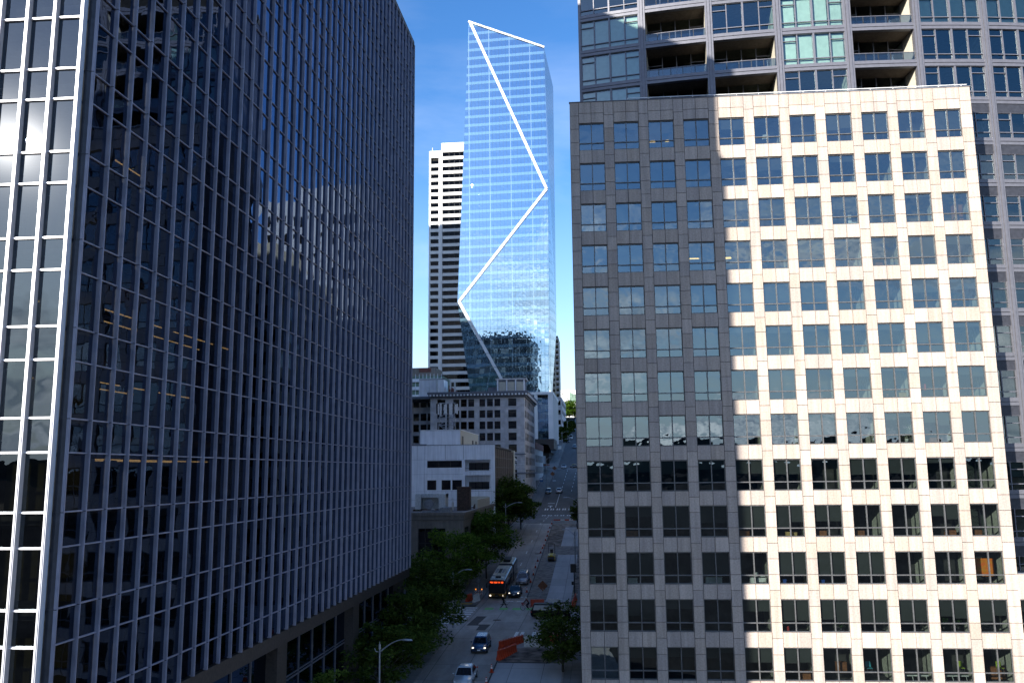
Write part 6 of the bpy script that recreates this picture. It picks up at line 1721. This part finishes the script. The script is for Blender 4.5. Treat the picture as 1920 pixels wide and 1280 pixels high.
sky.air_density = 1.0; sky.dust_density = 0.25; sky.ozone_density = 2.0; sky.altitude = 50
tc = nt.nodes.new('ShaderNodeTexCoord'); sp = nt.nodes.new('ShaderNodeSeparateXYZ'); nt.links.new(tc.outputs['Generated'], sp.inputs['Vector'])
za = N(nt, 'ShaderNodeMath', operation='ADD'); nt.links.new(sp.outputs['Z'], za.inputs[0]); za.inputs[1].default_value = .16
zm = N(nt, 'ShaderNodeMath', operation='MAXIMUM'); nt.links.new(za.outputs[0], zm.inputs[0]); zm.inputs[1].default_value = .05
dx = N(nt, 'ShaderNodeMath', operation='DIVIDE'); nt.links.new(sp.outputs['X'], dx.inputs[0]); nt.links.new(zm.outputs[0], dx.inputs[1])
dy = N(nt, 'ShaderNodeMath', operation='DIVIDE'); nt.links.new(sp.outputs['Y'], dy.inputs[0]); nt.links.new(zm.outputs[0], dy.inputs[1])
cb = N(nt, 'ShaderNodeCombineXYZ'); nt.links.new(dx.outputs[0], cb.inputs['X']); nt.links.new(dy.outputs[0], cb.inputs['Y']); cb.inputs['Z'].default_value = 5.2
nz = N(nt, 'ShaderNodeTexNoise'); nz.inputs['Scale'].default_value = .85; nz.inputs['Detail'].default_value = 9; nz.inputs['Roughness'].default_value = .58; nz.inputs['Distortion'].default_value = .4
nt.links.new(cb.outputs['Vector'], nz.inputs['Vector'])
cr_ = ramp(nt, [(.49, (0, 0, 0, 1)), (.63, (1, 1, 1, 1))]); nt.links.new(nz.outputs['Fac'], cr_.inputs['Fac'])
em = ramp(nt, [(0.0, (.45, .45, .45, 1)), (.12, (.40, .40, .40, 1)), (.22, (.14, .14, .14, 1)), (.45, (.07, .07, .07, 1)), (.7, (0, 0, 0, 1))]); nt.links.new(sp.outputs['Z'], em.inputs['Fac'])
eb = ramp(nt, [(0.0, (1, 1, 1, 1)), (.26, (1, 1, 1, 1)), (.33, (.18, .18, .18, 1)), (.50, (.12, .12, .12, 1)), (.62, (.9, .9, .9, 1)), (1.0, (.5, .5, .5, 1))]); nt.links.new(sp.outputs['Z'], eb.inputs['Fac'])
sd = N(nt, 'ShaderNodeMapRange'); sd.inputs['From Min'].default_value = .10; sd.inputs['From Max'].default_value = -.30; nt.links.new(sp.outputs['Y'], sd.inputs['Value'])
ex = N(nt, 'ShaderNodeMix', data_type='RGBA'); nt.links.new(sd.outputs['Result'], ex.inputs[0]); nt.links.new(em.outputs['Color'], ex.inputs[6]); nt.links.new(eb.outputs['Color'], ex.inputs[7])
mu = N(nt, 'ShaderNodeMath', operation='MULTIPLY'); nt.links.new(cr_.outputs['Color'], mu.inputs[0]); nt.links.new(ex.outputs[2], mu.inputs[1])
hs = nt.nodes.new('ShaderNodeHueSaturation'); hs.inputs['Saturation'].default_value = 1.32; hs.inputs['Value'].default_value = .88; hs.inputs['Hue'].default_value = .510; nt.links.new(sky.outputs['Color'], hs.inputs['Color'])
hz = ramp(nt, [(0.0, (1, 1, 1, 1)), (.07, (.75, .75, .75, 1)), (.18, (.2, .2, .2, 1)), (.34, (0, 0, 0, 1))]); nt.links.new(sp.outputs['Z'], hz.inputs['Fac'])
mh = N(nt, 'ShaderNodeMix', data_type='RGBA'); nt.links.new(hz.outputs['Color'], mh.inputs[0]); nt.links.new(hs.outputs['Color'], mh.inputs[6]); mh.inputs[7].default_value = (3.0, 3.65, 4.5, 1)
mx = N(nt, 'ShaderNodeMix', data_type='RGBA'); nt.links.new(mu.outputs[0], mx.inputs[0]); nt.links.new(mh.outputs[2], mx.inputs[6]); mx.inputs[7].default_value = (6.8, 7.0, 7.4, 1)
n2 = N(nt, 'ShaderNodeTexNoise'); n2.inputs['Scale'].default_value = 2.1; n2.inputs['Detail'].default_value = 6; n2.inputs['Distortion'].default_value = .6; nt.links.new(cb.outputs['Vector'], n2.inputs['Vector'])
cc = ramp(nt, [(.38, (2.6, 3.1, 3.8, 1)), (.62, (7.4, 7.5, 7.7, 1))]); nt.links.new(n2.outputs['Fac'], cc.inputs['Fac']); nt.links.new(cc.outputs['Color'], mx.inputs[7])
nt.links.new(mx.outputs[2], bg.inputs['Color']); bg.inputs['Strength'].default_value = 0.112
nt.links.new(bg.outputs['Background'], out.inputs['Surface'])

vs = scene.view_settings
vs.view_transform = 'Standard'; vs.look = 'None'; vs.exposure = 1.38; vs.gamma = 1.0; vs.use_curve_mapping = False
scene.render.engine = 'CYCLES'
cy = scene.cycles
cy.use_denoising = True; cy.max_bounces = 8; cy.diffuse_bounces = 4; cy.glossy_bounces = 4; cy.transmission_bounces = 4; cy.transparent_max_bounces = 16
cy.caustics_reflective = False; cy.caustics_refractive = False
cy.sample_clamp_indirect = 6.0
cy.use_adaptive_sampling = True; cy.adaptive_threshold = 0.015
